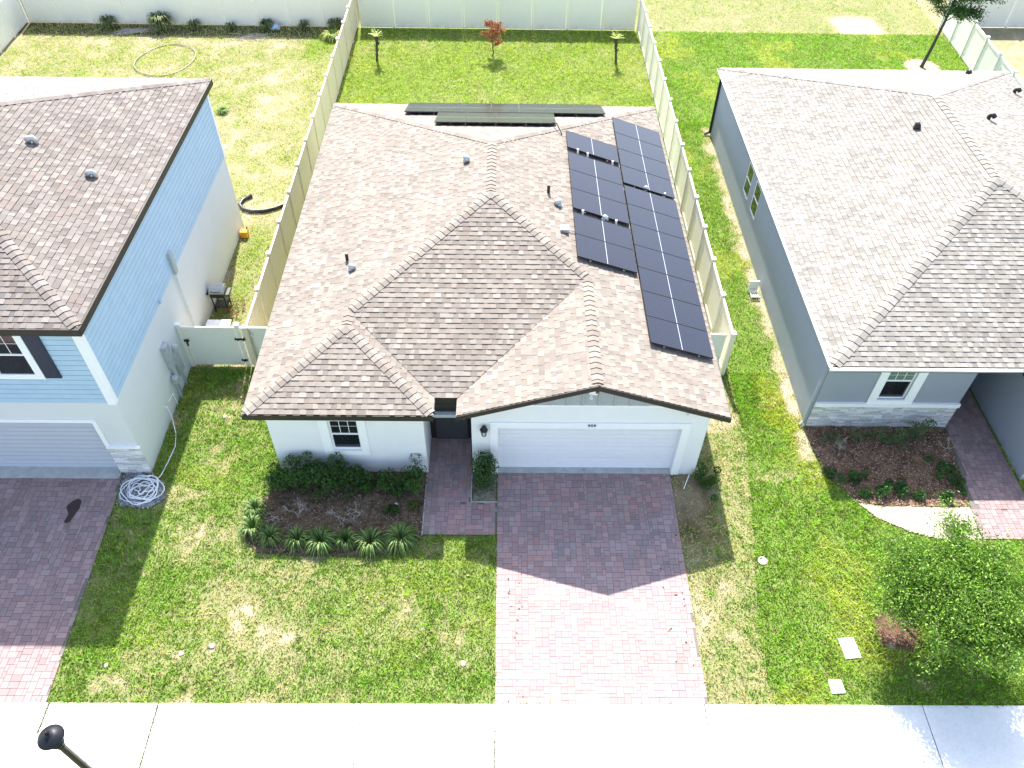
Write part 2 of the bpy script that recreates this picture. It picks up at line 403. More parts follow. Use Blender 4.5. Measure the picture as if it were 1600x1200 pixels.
mulch('mulch_bed', BED_G, .008, (.10, .058, .035), (.30, .18, .115), seed=13)
mulch('sand_patch', SAND_G, .006, (.42, .36, .28), (.62, .55, .46), seed=23)
mulch('planter_soil', PLANTER, .008, (.13, .11, .07), (.36, .32, .25), seed=33)
mulch('gravel_patch', GRAVEL, .008, (.2, .21, .22), (.42, .43, .44), seed=43)

def chips(name, poly, n, c1, c2, size, z=.03, flat=.3, seed=1):
    r = np.random.default_rng(seed); xs = [p[0] for p in poly]; ys = [p[1] for p in poly]
    X = r.uniform(min(xs), max(xs), n*3); Y = r.uniform(min(ys), max(ys), n*3); m = inpoly(X, Y, poly); X = X[m][:n]; Y = Y[m][:n]; n = len(X)
    c = np.stack([X, Y, np.full(n, z)+r.uniform(0, .02, n)], 1)
    a = r.normal(size=(n, 3)); a[:, 2] *= flat; a /= np.linalg.norm(a, axis=1)[:, None]
    b = np.cross(a, r.normal(size=(n, 3))*np.array([.3, .3, 1])); b /= np.linalg.norm(b, axis=1)[:, None]
    s = r.uniform(.5, 1.3, n)[:, None]*size
    P = np.stack([c-a*s, c-b*s*.5, c+a*s, c+b*s*.5], 1).reshape(-1, 3)
    k = r.uniform(0, 1, (n, 1)); cc = np.array(c1)*(1-k)+np.array(c2)*k
    return raw_mesh(name, P, np.arange(4*n).reshape(n, 4), np.repeat(cc, 4, 0), 'soil', kind='stuff')
chips('mulch_chips', BED, 3600, (.07, .05, .03), (.46, .35, .26), .03, .045, seed=5)
chips('mulch_chips', BED_G, 5200, (.10, .055, .035), (.60, .46, .36), .03, .05, seed=6)
chips('gravel', GRAVEL, 1500, (.15, .16, .18), (.62, .64, .66), .035, .04, 1., seed=7)
chips('leaf_litter', SAND_G, 900, (.3, .24, .16), (.6, .52, .4), .02, .035, seed=8)
chips('leaf_litter', [(.45,SW0),(.95,SW0),(.95,-2.4),(.5,-2.4)], 22, (.07,.045,.03), (.16,.10,.06), .035, .038, seed=9)
chips('leaf_litter', [(4.6,SW0),(5.3,SW0),(5.3,-1.2),(4.6,-1.2)], 22, (.07,.045,.03), (.16,.10,.06), .04, .038, seed=10)

chips('leaf_litter', [(5.4,-2.8),(6.45,-2.8),(6.3,0),(5.6,0)], 420, (.10,.075,.05), (.40,.33,.24), .02, .035, seed=21)
chips('leaf_litter', [(-10.3,-6.7),(0,-6.7),(0,-2.9),(-10,-2.9)], 80, (.20,.14,.07), (.45,.38,.22), .05, .03, seed=22)
chips('leaf_litter', [(10.1,-5.4),(11.0,-5.4),(11.0,-4.5),(10.1,-4.5)], 260, (.10,.05,.035), (.36,.22,.16), .02, .04, seed=23)
# ------------------------------------------------------------------ pavers
def pavers(name, poly, palette, seed, unit=.084, z=.035, gap=.009, border=None, sizes=((3,2),(2,2),(2,3),(3,2),(2,2),(2,1)), patches=None):
    r = random.Random(seed); xs = [p[0] for p in poly]; ys = [p[1] for p in poly]
    x0, y0 = min(xs), min(ys); W = int((max(xs)-x0)/unit+.5)+1; H = int((max(ys)-y0)/unit+.5)+1
    occ = [[False]*W for _ in range(H)]; mb = MB()
    base = MB(); base.quad([(p[0], p[1], z-.012) for p in poly], (.17, .15, .14))
    def add(ax, ay, bx, by):
        pts = [(ax+gap/2, ay+gap/2), (bx-gap/2, ay+gap/2), (bx-gap/2, by-gap/2), (ax+gap/2, by-gap/2)]
        ok = sum(1 for c in ((ax,ay),(bx,ay),(bx,by),(ax,by)) if inpoly(np.array([c[0]*.98+(ax+bx)*.01]), np.array([c[1]*.98+(ay+by)*.01]), poly)[0])
        cxm, cym = (ax+bx)/2, (ay+by)/2
        if ok < 4:
            if not inpoly(np.array([cxm]), np.array([cym]), poly)[0]: return
            pl = clip_poly([(p[0], p[1]) for p in pts], poly) if convex_ok else pts
            if len(pl) < 3: return
            pts = pl
        t = float(fbm(np.array([cxm]), np.array([cym]), 1.1, seed)[0])
        c = palette[min(len(palette)-1, max(0, int((t*.75+r.random()*.5-.12)*len(palette))))]
        j = r.uniform(.85, 1.15); c = tuple(q*j for q in c)
        zz = z + r.uniform(-.0015, .0015)
        mb.quad([(p[0], p[1], zz) for p in pts], c)
        k = len(pts)
        for a in range(k):
            p, q = pts[a], pts[(a+1) % k]; mb.quad([(p[0],p[1],z-.015),(q[0],q[1],z-.015),(q[0],q[1],zz),(p[0],p[1],zz)], c)
    convex_ok = len(poly) <= 5
    for j in range(H):
        for i in range(W):
            if occ[j][i]: continue
            s = list(sizes); r.shuffle(s); s += [(2,1),(1,2),(1,1)]
            for (w, h) in s:
                if i+w <= W and j+h <= H and all(not occ[j+b][i+a] for a in range(w) for b in range(h)):
                    for a in range(w):
                        for b in range(h): occ[j+b][i+a] = True
                    add(x0+i*unit, y0+j*unit, x0+(i+w)*unit, y0+(j+h)*unit); break
    o = mb.build(name, 'paver', kind='structure')
    base.build('joint_sand', 'paver', kind='structure'); return o
def clip_poly(sub, clip):
    area = sum(clip[i][0]*clip[(i+1)%len(clip)][1]-clip[(i+1)%len(clip)][0]*clip[i][1] for i in range(len(clip)))
    if area < 0: clip = clip[::-1]
    out = sub
    for i in range(len(clip)):
        a = clip[i]; b = clip[(i+1) % len(clip)]; inp = out; out = []
        if not inp: return []
        def side(p): return (b[0]-a[0])*(p[1]-a[1])-(b[1]-a[1])*(p[0]-a[0])
        for k in range(len(inp)):
            p = inp[k]; q = inp[(k+1) % len(inp)]; sp = side(p); sq = side(q)
            if sp >= -1e-9: out.append(p)
            if (sp > 1e-9 and sq < -1e-9) or (sp < -1e-9 and sq > 1e-9):
                t = sp/(sp-sq); out.append((p[0]+(q[0]-p[0])*t, p[1]+(q[1]-p[1])*t))
    return out
PAL_RAW = [(.255,.225,.235), (.29,.23,.235), (.325,.235,.235), (.34,.23,.225), (.38,.225,.21), (.31,.24,.24)]
PAL2 = [(.28,.215,.215), (.31,.22,.215), (.34,.24,.235), (.30,.235,.235)]
PAL = [tuple(1.06*(q*.72+m_*.30) for q, m_ in zip(c, (.318,.245,.243))) for c in PAL_RAW]
pavers('driveway', DRIVE, PAL, 11)
pavers('driveway', DRIVE_L, PAL2, 12, sizes=((3,2),(3,2),(2,2),(2,3)))
pavers('walkway', [(-1.80,-2.15),(.262,-2.15),(.262,-1.0625),(-1.80,-1.0625)], PAL, 14)
pavers('walkway', [(-1.80,-1.0625),(-.49,-1.0625),(-.49,2.6),(-1.80,2.6)], PAL, 15)
pavers('walkway', [(13.95,-1.2),(15.72,-1.2),(15.72,4.2),(14.32,4.2),(14.3,1.3)], PAL2, 16)
pavers('walkway', [(13.88,-2.2),(24,-2.2),(24,-1.21),(13.93,-1.21)], PAL2, 17)
mb = MB()  # pale concrete edge restraint of planter, beds
mb.box((-.50,-1.07,-.01),(-.47,0,.045)); mb.box((-.47,-1.07,-.01),(.262,-1.04,.045)); mb.box((-1.83,-2.16,-.01),(-1.80,0,.04))
mb.build('concrete_edging', 'concrete', kind='structure')
mb = MB(); pts = [(-10.38,SW0),(-10.64,-1.2),(-10.78,0)]
mb.build if False else None
# oil stain: a thin irregular film on the left driveway
mb = MB(); st = [(-11.86,-1.12),(-11.72,-1.02),(-11.6,-1.1),(-11.56,-1.35),(-11.62,-1.55),(-11.66,-1.8),(-11.76,-1.86),(-11.84,-1.8),(-11.8,-1.55),(-11.9,-1.4),(-11.95,-1.3)]
mb.quad([(x, y, .0415) for x, y in st]); mb.build('driveway_stain', 'wetstain', kind='structure')
# whitish scrape marks on driveway
# ------------------------------------------------------------------ sidewalk, verge, road
mb = MB(); J = [-40,-30,-22,-16.2,-13.2,-11.75,-10.3,-8.97,-7.72,-6.1,-4.43,-2.92,-1.27,.28,1.95,3.6,5.29,7.2,10.54,14.0,18,24,34,50]
for a, b_ in zip(J[:-1], J[1:]): mb.box((a+.011, SW1, -.06), (b_-.011, SW0, .03+random.uniform(-.002,.002)))
mb.build('sidewalk', 'sidewalk', kind='structure', bevel=.006)
mb = MB(); mb.box((-40, SW1, -.05), (50, SW0, .004), (.05,.045,.03)); mb.build('sidewalk_joint', 'soil', kind='structure').data
mb = MB(); mb.box((-60,-11.0,-.1),(60,-10.6,.05)); mb.build('kerb','concrete',kind='structure')
mb = MB(); mb.box((-90,-19,-.1),(90,-11.001,.02)); mb.build('road','asphalt',kind='structure')
mb = MB(); mb.box((-60,-19.4,-.1),(60,-19.001,.05)); mb.build('kerb','concrete',kind='structure')

# ------------------------------------------------------------------ grass blades
def grass(name, x0, x1, y0, y1, per, h, w, seed, extra=None):
    r = np.random.default_rng(seed); n = int((x1-x0)*(y1-y0)*per)
    X = r.uniform(x0, x1, n); Y = r.uniform(y0, y1, n)
    _, d, c = lawn_fields(X, Y)
    keep = r.uniform(0, 1, n) < d
    for P in (DRIVE, DRIVE_L, BED, BED_G, SAND_G, HOUSE, HOUSE_L, HOUSE_G, WALK_G, PLANTER, GRAVEL, WALK):
        jit = .04
        keep &= ~inpoly(X+r.normal(0, jit, n), Y+r.normal(0, jit, n), P)
    keep &= ~((Y+r.normal(0, .035, n)+.05*vnoise(X, Y, .4, 71) < SW0) & (Y > SW1))
    keep &= ~((np.abs(X-9.2) < .21) & (np.abs(Y+5.4) < .27)) & ~((np.abs(X-8.6) < .17) & (np.abs(Y+6.38) < .17)) & ~(np.hypot(X-7.53, Y+2.92) < .13)
    X = X[keep]; Y = Y[keep]; c = c[keep]; n = len(X)
    # blades pull towards clump centres: small-scale clumps
    hh = h*r.uniform(.45, 1.3, n)*(.5+.55*vnoise(X, Y, .25, 77)+.55*vnoise(X, Y, .7, 78)); an = r.uniform(0, 2*np.pi, n); lean = r.uniform(.2, 1.0, n)*hh
    la = r.uniform(0, 2*np.pi, n)
    b0 = np.stack([X-np.cos(an)*w/2, Y-np.sin(an)*w/2, np.zeros(n)], 1); b1 = np.stack([X+np.cos(an)*w/2, Y+np.sin(an)*w/2, np.zeros(n)], 1)
    tip = np.stack([X+np.cos(la)*lean, Y+np.sin(la)*lean, hh], 1)
    V = np.stack([b0, b1, tip], 1).reshape(-1, 3); F = np.arange(3*n).reshape(n, 3)
    c = c*r.uniform(.6, 1.4, (n, 1))*np.array([1,1,1]); c = c*(1+r.normal(0, .08, (n, 3)))
    dry = r.uniform(0, 1, n) < .07; c[dry] = np.array([.42, .37, .17])*r.uniform(.7, 1.1, (dry.sum(), 1))
    return raw_mesh(name, V, F, np.repeat(np.clip(c, 0.005, .8), 3, 0), 'grass', kind='stuff')
grass('front_lawn_grass', -11, 16, -6.86, 4.2, 950, .085, .032, 1)
grass('side_yard_grass', 7.8, 9.9, 1.8, 20.5, 800, .07, .03, 2)
grass('back_yard_grass', -7.7, 7.7, 15.9, 30.2, 520, .075, .036, 3)
grass('left_yard_grass', -25.5, -7.8, 4.2, 30.3, 450, .075, .034, 4)
grass('right_yard_grass', 7.8, 25, 19.5, 30.3, 500, .08, .036, 5)
grass('far_field_grass', 7.0, 27, 30.3, 39.5, 300, .06, .032, 6)
grass('verge_grass', -14, 18, -10.58, -8.46, 500, .06, .022, 8)

# ------------------------------------------------------------------ roof shingles
EXP = .165
def shingle_plane(mb, pieces, o, u, v, n, pal, seed, thick=.014):
    """pieces: convex polygons (s,t) in the plane frame; o origin at eave, u along eave, v up the slope"""
    r = random.Random(seed); o = Vector(o); u = Vector(u).normalized(); v = Vector(v).normalized(); n = Vector(n).normalized()
    ss = [p[0] for pc in pieces for p in pc]; ts = [p[1] for pc in pieces for p in pc]
    s0, s1, t1 = min(ss)-.3, max(ss)+.3, max(ts)
    rows = int(t1/EXP)+1
    for k in range(rows):
        a = s0 - r.uniform(0, .5); ta = k*EXP; tb = ta+EXP+.012; raised = r.random() < .5
        while a < s1:
            w = r.choice((.12, .15, .19, .24)) if not raised else r.choice((.11, .14, .17, .21))
            b = a+w; c = r.choice(pal); j = r.uniform(.9, 1.1)*(.93 if not raised else 1.03); c = tuple(q*j for q in c)
            ht = thick*(1.7 if raised else 1.0)
            for pc in pieces:
                if b < min(p[0] for p in pc) or a > max(p[0] for p in pc) or tb < min(p[1] for p in pc) or ta > max(p[1] for p in pc): continue
                pl = clip_poly([(a, ta), (b, ta), (b, tb), (a, tb)], pc)
                if len(pl) < 3: continue
                ar = abs(sum(pl[i][0]*pl[(i+1)%len(pl)][1]-pl[(i+1)%len(pl)][0]*pl[i][1] for i in range(len(pl))))
                if ar < 1e-5: continue
                def W3(p, hh): return o+u*p[0]+v*p[1]+n*hh
                hz = lambda p: .002 + ht*(1-(p[1]-ta)/(EXP*1.25))
                mb.quad([W3(p, hz(p)) for p in pl], c)
                low = [p for p in pl if abs(p[1]-ta) < 1e-6]
                dk = tuple(q*.4 for q in c)      # butt edge: course shadow line darkened into the colour
                if len(low) >= 2:
                    lo = min(low); hi = max(low)
                    mb.quad([W3(lo, -.004), W3(hi, -.004), W3(hi, hz(hi)), W3(lo, hz(lo))], dk)
                if raised:
                    for sx in (a, b):
                        e = [p for p in pl if abs(p[0]-sx) < 1e-6]
                        if len(e) >= 2:
                            lo = min(e, key=lambda p: p[1]); hi = max(e, key=lambda p: p[1])
                            mb.quad([W3(lo, 0), W3(hi, 0), W3(hi, hz(hi)), W3(lo, hz(lo))], dk)
            a = b; raised = not raised if r.random() < .85 else raised
def caps(mb, a, b, nl, nr, pal, seed, step=.2, hw=.16, lift=.012):
    """ridge / hip caps laid from low end a to high end b; nl, nr: directions running down each side face, perpendicular to the line"""
    r = random.Random(seed); a = Vector(a); b = Vector(b); d = (b-a); L = d.length; d.normalize(); nl = Vector(nl); nr = Vector(nr)
    up = Vector((0,0,1)); up = (up-d*up.dot(d)).normalized(); k = int(L/step); step = L/k
    for i in range(k):
        p0 = a+d*(i*step + (.08 if i == 0 else 0)); p1 = a+d*((i+1)*step+.03); c = r.choice(pal); j = r.uniform(.95, 1.1); c = tuple(q*j for q in c)
        h0, h1 = lift+.026, lift+.004
        w0, w1 = hw, hw*.96
        A0 = p0+nl*w0+up*h0; B0 = p0+up*(h0+.006); C0 = p0+nr*w0+up*h0
        A1 = p1+nl*w1+up*h1; B1 = p1+up*(h1+.006); C1 = p1+nr*w1+up*h1
        mb.quad([A0, B0, B1, A1], c); mb.quad([B0, C0, C1, B1], c)
        dk = tuple(q*.38 for q in c); z = up*-.03
        mb.quad([A0+z, B0+z, B0, A0], dk); mb.quad([B0+z, C0+z, C0, B0], dk)
        mb.quad([A0+z, A0, A1, A1+z], dk); mb.quad([C0, C0+z, C1+z, C1], dk)
def face_frame(eave_pt, u, inward, p):
    """u: eave direction (unit, horizontal), inward: horizontal unit toward the ridge"""
    u = Vector(u); i = Vector(inward); v = Vector((i.x, i.y, p)).normalized(); n = u.cross(v)
    if n.z < 0: n = -n
    return Vector(eave_pt), u, v, n
def to_st(pts, fr, p):
    o, u, v, n = fr; out = []
    for q in pts:
        dd = Vector((q[0]-o.x, q[1]-o.y, 0)); s = dd.dot(u); inw = Vector((v.x, v.y, 0)).normalized(); h = dd.dot(inw)
        out.append((s, h*math.sqrt(1+p*p)))
    return out
def roof_face(mb, deck, plan_pieces, eave_pt, u, inward, ze, p, pal, seed):
    fr = face_frame((eave_pt[0], eave_pt[1], ze), u, inward, p)
    shingle_plane(mb, [to_st(pc, fr, p) for pc in plan_pieces], *fr, pal, seed)
    iv = Vector(inward)
    for pc in plan_pieces:
        deck.prism([(q[0], q[1], ze-.008+p*((q[0]-eave_pt[0])*iv.x+(q[1]-eave_pt[1])*iv.y)) for q in pc], (0, 0, -.05))
def Z(x, y, ep, inward, ze, p): return ze+p*((x-ep[0])*inward[0]+(y-ep[1])*inward[1])
def down(dx, dy, along):       # horizontal-ish direction across a hip
    return None
def hipcap(mb, a, b, f1, f2, p, pal, seed, **k):
    """f1,f2 inward vectors of the two faces"""
    a = Vector(a); b = Vector(b); d = (b-a).normalized(); res = []
    for f in (f1, f2):
        nrm = Vector((-f[0]*p, -f[1]*p, 1)).normalized(); w = nrm.cross(d).normalized()
        other = f2 if f is f1 else f1
        # w must point to this face's side: away from the other face
        side = Vector((-f[0], -f[1], 0)) - Vector((-other[0], -other[1], 0))
        if w.dot(side) < 0: w = -w
        res.append(w)
    caps(mb, a, b, res[0], res[1], pal, seed, **k)

def pal_mix(p, k, f):      # scale by k, pull toward the mean by f
    m_ = [sum(c[i] for c in p)/len(p) for i in range(3)]
    return [tuple(k*(c[i]*(1-f)+m_[i]*f) for i in range(3)) for c in p]
PALM = pal_mix([(.262,.225,.195),(.30,.262,.228),(.345,.308,.268),(.235,.197,.168),(.295,.245,.205),(.39,.352,.305),(.32,.29,.258),(.28,.247,.218),(.31,.272,.236)], .87, .42)
PALB = pal_mix([(.21,.187,.172),(.24,.215,.198),(.275,.25,.23),(.185,.162,.15),(.225,.19,.168)], .94, .15)
PALG = pal_mix([(.30,.282,.255),(.35,.33,.30),(.265,.247,.225),(.39,.368,.335),(.32,.295,.262)], .87, .2)
E1=(1,0,0); W1=(-1,0,0); N1=(0,1,0); S1=(0,-1,0)

# ================================================================== MAIN HOUSE
ze, p = 2.99, .336; XL, XR, YE, YB, XW, XG, YF = -6.52, 6.5, -.33, 16.25, -1.46, -.82, .30
half = (XR-XL)/2; xm = (XL+XR)/2; zr = ze+p*half; hl = (XW-XL)/2; hg = (XR-XG)/2; xp = XL+hl; xgp = XR-hg
A=(XL,YE); D=(XR,YE); B=(XL,YB); C=(XR,YB); M1=(xm,YF+half); M2=(xm,YB-half); P1=(xp,YE+hl); J1=(xp,YF+hl); Q1=(XW,YE); V1=(XW,YF); V2=(XG,YF); Q2=(XG,YE); G=(xgp,YE); J2=(xgp,YF+hg)
house = empty('house', (0, 8, 0), 'white single-storey house in the middle with brown shingle roof carrying dark panels', 'house')
sh, dk = MB(), MB(); dk.col = (.05,.045,.04)
roof_face(sh, dk, [[A,P1,J1,(XL,J1[1])],[(XL,J1[1]),J1,M1,M2,B]], (XL,YE), (0,1,0), (1,0,0), ze, p, PALM, 1)
roof_face(sh, dk, [[D,(XR,J2[1]),J2,G],[(XR,J2[1]),C,M2,M1,J2]], (XR,YE), (0,1,0), (-1,0,0), ze, p, PALM, 2)
roof_face(sh, dk, [[V1,V2,J2,M1,J1]], (XW,YF), (1,0,0), (0,1,0), ze, p, PALM, 3)
roof_face(sh, dk, [[A,Q1,P1]], (XL,YE), (1,0,0), (0,1,0), ze, p, PALM, 4)
roof_face(sh, dk, [[Q1,V1,J1,P1]], (XW,YE), (0,1,0), (-1,0,0), ze, p, PALM, 5)
roof_face(sh, dk, [[Q2,G,J2,V2]], (XG,YE), (0,1,0), (1,0,0), ze, p, PALM, 6)
roof_face(sh, dk, [[B,M2,C]], (XL,YB), (1,0,0), (0,-1,0), ze, p, PALM, 7)
roof = dk.build('roof', 'fascia', house)
sh.build('shingles', 'shingle', roof)
cp = MB(); fL=(1,0); fR=(-1,0); fF=(0,1); fB=(0,-1)
z3 = lambda q, z: (q[0], q[1], z)
zl = ze+p*hl; zg = ze+p*hg
hipcap(cp, z3(A,ze), z3(P1,zl), fL, fF, p, PALM, 21); hipcap(cp, z3(Q1,ze), z3(P1,zl), fF, fR, p, PALM, 22)
hipcap(cp, z3(P1,zl), z3(J1,zl), fL, fR, p, PALM, 23); hipcap(cp, z3(J1,zl), z3(M1,zr), fL, fF, p, PALM, 24)
hipcap(cp, z3(J2,zg), z3(M1,zr), fR, fF, p, PALM, 25); hipcap(cp, z3(G,zg), z3(J2,zg), fL, fR, p, PALM, 26)
hipcap(cp, z3(M1,zr), z3(M2,zr), fL, fR, p, PALM, 27)
hipcap(cp, z3(B,ze), z3(M2,zr), fL, fB, p, PALM, 28); hipcap(cp, z3(C,ze), z3(M2,zr), fR, fB, p, PALM, 29)
cp.build('ridge_cap', 'shingle', roof)
vm = MB()
for q0, q1, za, zb in ((V1,J1,ze,zl),(V2,J2,ze,zg)): vm.tube([(q0[0],q0[1],za+.014),(q1[0],q1[1],zb+.014)], .014, 6)
vm.build('valley_flashing', 'fascia', roof)
fa = MB()
fa.box((XL-.01,YE-.03,ze-.20),(XW+.01,YE-.002,ze-.004)); fa.box((XL-.03,YE-.03,ze-.2),(XL-.012,YB+.03,ze-.01)); fa.box((XR+.012,YE,ze-.2),(XR+.03,YB+.03,ze-.01)); fa.box((XL-.01,YB+.002,ze-.2),(XR+.01,YB+.03,ze-.01))
fa.box((XW,YE-.03,ze-.2),(XW+.02,YF,ze-.008)); fa.box((XG-.02,YE,ze-.2),(XG,YF,ze-.008)); fa.box((XW+.03,YF-.02,ze-.2),(XG-.03,YF-.002,ze-.008))
for xa, xb in ((XG-.03, xgp), (XR+.03, xgp)):
    za = ze-.014+.0; zb = zg+.006
    fa.prism([(xa,YE-.035,za-.17),(xb,YE-.035,zb-.17),(xb,YE-.035,zb),(xa,YE-.035,za)], (0,.033,0))
fa.build('fascia', 'fascia', house)
so = MB(); zs = ze-.19
so.box((XL,YE,zs-.02),(-6.1,YB,zs)); so.box((6.1,.02,zs-.02),(XR,YB,zs)); so.box((-6.1,YE,zs-.02),(XW,-.001,zs)); so.box((-6.1,15.91,zs-.02),(6.1,YB,zs)); so.box((XW,.32,zs-.02),(XG,2.7,zs)); so.box((-1.78,.0,zs-.02),(XW-.001,2.7,zs)); so.box((XG+.001,0,zs-.02),(-.45,2.7,zs))
for s in (-1, 1):
    xe = xgp+s*hg; so.prism([(xe,YE,ze-.07),(xgp,YE,zg-.07),(xgp,-.002,zg-.07),(xe,-.002,ze-.07)], (0,0,-.02))
so.build('soffit', 'trim', house)
def wallx(mb, y, x0, x1, z0, z1, holes, depth, face=-1):
    """wall in the XZ plane at y (front face), holes (x0,x1,z0,z1), reveals running back by depth"""
    xs = sorted({x0, x1, *[h[0] for h in holes], *[h[1] for h in holes]}); zs = sorted({z0, z1, *[h[2] for h in holes], *[h[3] for h in holes]})
    for a, b in zip(xs[:-1], xs[1:]):
        for c, d in zip(zs[:-1], zs[1:]):
            if any(h[0] <= a and b <= h[1] and h[2] <= c and d <= h[3] for h in holes): continue
            mb.quad([(a,y,c),(b,y,c),(b,y,d),(a,y,d)])
    for h in holes:
        a, b, c, d = h; Y2 = y+depth
        mb.quad([(a,y,c),(a,y,d),(a,Y2,d),(a,Y2,c)]); mb.quad([(b,y,c),(b,Y2,c),(b,Y2,d),(b,y,d)])
        mb.quad([(a,y,d),(b,y,d),(b,Y2,d),(a,Y2,d)]); mb.quad([(a,y,c),(a,Y2,c),(b,Y2,c),(b,y,c)])
def wally(mb, x, y0, y1, z0, z1, holes, depth):
    """wall in the YZ plane at x, reveals running by depth in x"""
    t = MB(); wallx(t, 0, y0, y1, z0, z1, holes, depth)
    n = len(mb.v); mb.v += [(x+v[1], v[0], v[2]) for v in t.v]; mb.c += t.c; mb.f += [tuple(n+i for i in f) for f in t.f]
wl = MB(); HT = ze-.2
wallx(wl, 0, -6.1, -1.78, 0, HT, [(-4.42,-3.6,1.08,2.4)], .10)
wl.quad([(-1.78,0,0),(-1.78,2.7,0),(-1.78,2.7,HT),(-1.78,0,HT)]); wl.quad([(-.46,0,0),(-.46,2.7,0),(-.46,2.7,HT),(-.46,0,HT)])
wallx(wl, 0, -.46, 6.1, 0, HT, [(.28,5.4,0,2.15)], .26)
wl.quad([(-.46,0,HT),(6.1,0,HT),(6.1,0,ze-.07),(5.8,0,3.12),(-.12,0,3.12),(-.46,0,ze-.07)])
for x in (-6.1, 6.1): wl.quad([(x,0,0),(x,15.9,0),(x,15.9,HT),(x,0,HT)])
wl.quad([(-6.1,15.9,0),(6.1,15.9,0),(6.1,15.9,HT),(-6.1,15.9,HT)])
wall = wl.build('wall', 'white', house)
t = MB(); t.prism([(-.12,-.002,3.12),(5.8,-.002,3.12),(xgp,-.002,zg-.10)], (0,-.02,0))
x = -.0
while x < 5.8:
    zt = ze-.1+p*(hg-abs(x-xgp))
    if zt > 3.2: t.box((x-.03,-.055,3.125),(x+.03,-.021,zt-.02))
    x += .425
t.build('gable_siding', 'graysiding', house)
t = MB(); t.box((-.1,-.045,3.06),(5.78,-.003,3.122)); t.build('gable_ledge', 'trim', house)
# recessed entry
t = MB(); t.box((-1.775,1.3,0),(-.465,1.36,HT)); en = t.build('entry_wall', 'black', house)
t = MB(); t.box((-1.6,1.25,.05),(-.65,1.298,2.1)); dr = t.build('front_door', 'void', house)
t = MB(); t.box((-.78,1.2,1.0),(-.72,1.249,1.1)); t.build('handle', 'galv', dr)
t = MB(); t.box((-1.777,.12,2.38),(-.463,.24,2.5)); t.build('porch_beam', 'meter', house)
t = MB(); t.box((-1.777,.29,2.5),(-.463,.31,HT-.022)); t.build('porch_shade_panel', 'black', house)  # black sheet standing in for the darkness above the beam
# window maker in XZ plane
def window_xz(parent, x0, x1, z0, z1, y, trim=None, grid=(3,), top_frac=.5, mats=('trim','glass'), glass2=None, tw=.26, face=-1):
    f = MB(); fw = .045
    f.box((x0,y-.03,z0),(x0+fw,y+.03,z1)); f.box((x1-fw,y-.03,z0),(x1,y+.03,z1)); f.box((x0+fw,y-.03,z0),(x1-fw,y+.03,z0+fw)); f.box((x0+fw,y-.03,z1-fw),(x1-fw,y+.03,z1))
    zm = z0+(z1-z0)*(1-top_frac); f.box((x0+fw,y-.035,zm-.025),(x1-fw,y+.03,zm+.025))
    o = f.build('window', mats[0], parent)
    s = MB(); s.quad([(x0+fw,y,z0+fw),(x1-fw,y,z0+fw),(x1-fw,y,zm-.02),(x0+fw,y,zm-.02)]); s.build('pane', mats[1], o)
    s = MB(); s.quad([(x0+fw,y-.008,zm+.02),(x1-fw,y-.008,zm+.02),(x1-fw,y-.008,z1-fw),(x0+fw,y-.008,z1-fw)]); s.build('pane', glass2 or mats[1], o)
    s = MB(); W_ = x1-x0-2*fw; n = grid[0]
    for k in range(1, n): xx = x0+fw+W_*k/n; s.box((xx-.006,y-.02,zm+.025),(xx+.009,y-.010,z1-fw))
    if n > 1:
        zz = (zm+z1)/2; s.box((x0+fw,y-.022,zz-.006),(x1-fw,y-.0205,zz+.006))
        s.build('glazing_bar', mats[0], o)
    if trim:
        s = MB(); a, b, c, d, yy = trim
        s.box((a,yy,c),(x0,yy+.045,d)); s.box((x1,yy,c),(b,yy+.045,d)); s.box((x0,yy,c),(x1,yy+.045,z0)); 
        if d > z1: s.box((x0,yy,z1),(x1,yy+.045,d))
        s.build('window_trim', mats[0], o)
    return o
window_xz(house, -4.42, -3.6, 1.08, 2.4, .07, trim=(-4.68,-3.38,.9,2.58,-.047))
# garage door: four sections with grooves
def garage_door(parent, x0, x1, z1, y, mat, sections=4, name='garage_door'):
    t = MB(); h = z1/sections
    for k in range(sections):
        t.box((x0,y,k*h+.006),(x1,y+.04,(k+1)*h-.006))
        for q in (.3,.36,.64,.70): t.box((x0+.1,y-.008,k*h+h*q-.006),(x1-.1,y-.001,k*h+h*q+.006))
    t.box((x0,y+.012,0),(x1,y+.05,z1)); return t.build(name, mat, parent)
garage_door(house, .281, 5.399, 2.148, .19, 'garage')
t = MB(); t.box((.06,-.045,0.03),(.28,-.001,2.37)); t.box((5.4,-.045,.03),(5.62,-.001,2.37)); t.box((.28,-.045,2.151),(5.4,-.001,2.37)); t.build('garage_trim', 'trim', house)
t = MB(); t.box((.285,-.02,-.02),(2.83,.19,.055)); t.box((2.845,-.02,-.02),(5.395,.19,.055)); t.build('garage_apron', 'concrete', house)
t = MB(); t.box((5.40,.0,.03),(5.402,.18,.03))
# house number 909
def digits(txt, loc, size, mat, parent, name='house_number', rot=(R(90),0,0), ext=.004):
    cu = bpy.data.curves.new(name, 'FONT'); cu.body = txt; cu.size = size; cu.extrude = ext; cu.align_x = 'CENTER'; cu.align_y = 'CENTER'; cu.space_character = 1.05
    tmp = bpy.data.objects.new(name, cu); dg = bpy.context.evaluated_depsgraph_get(); COL.objects.link(tmp); bpy.context.view_layer.update()
    me = bpy.data.meshes.new_from_object(tmp.evaluated_get(bpy.context.evaluated_depsgraph_get())); COL.objects.unlink(tmp); bpy.data.objects.remove(tmp)
    o = bpy.data.objects.new(name, me); COL.objects.link(o); me.materials.clear(); me.materials.append(M[mat]); o.parent = parent
    o.location = Vector(loc)-ORG[parent.name]; o.rotation_euler = rot; return o
digits('909', (2.87,-.056,2.275), .155, 'black', house)
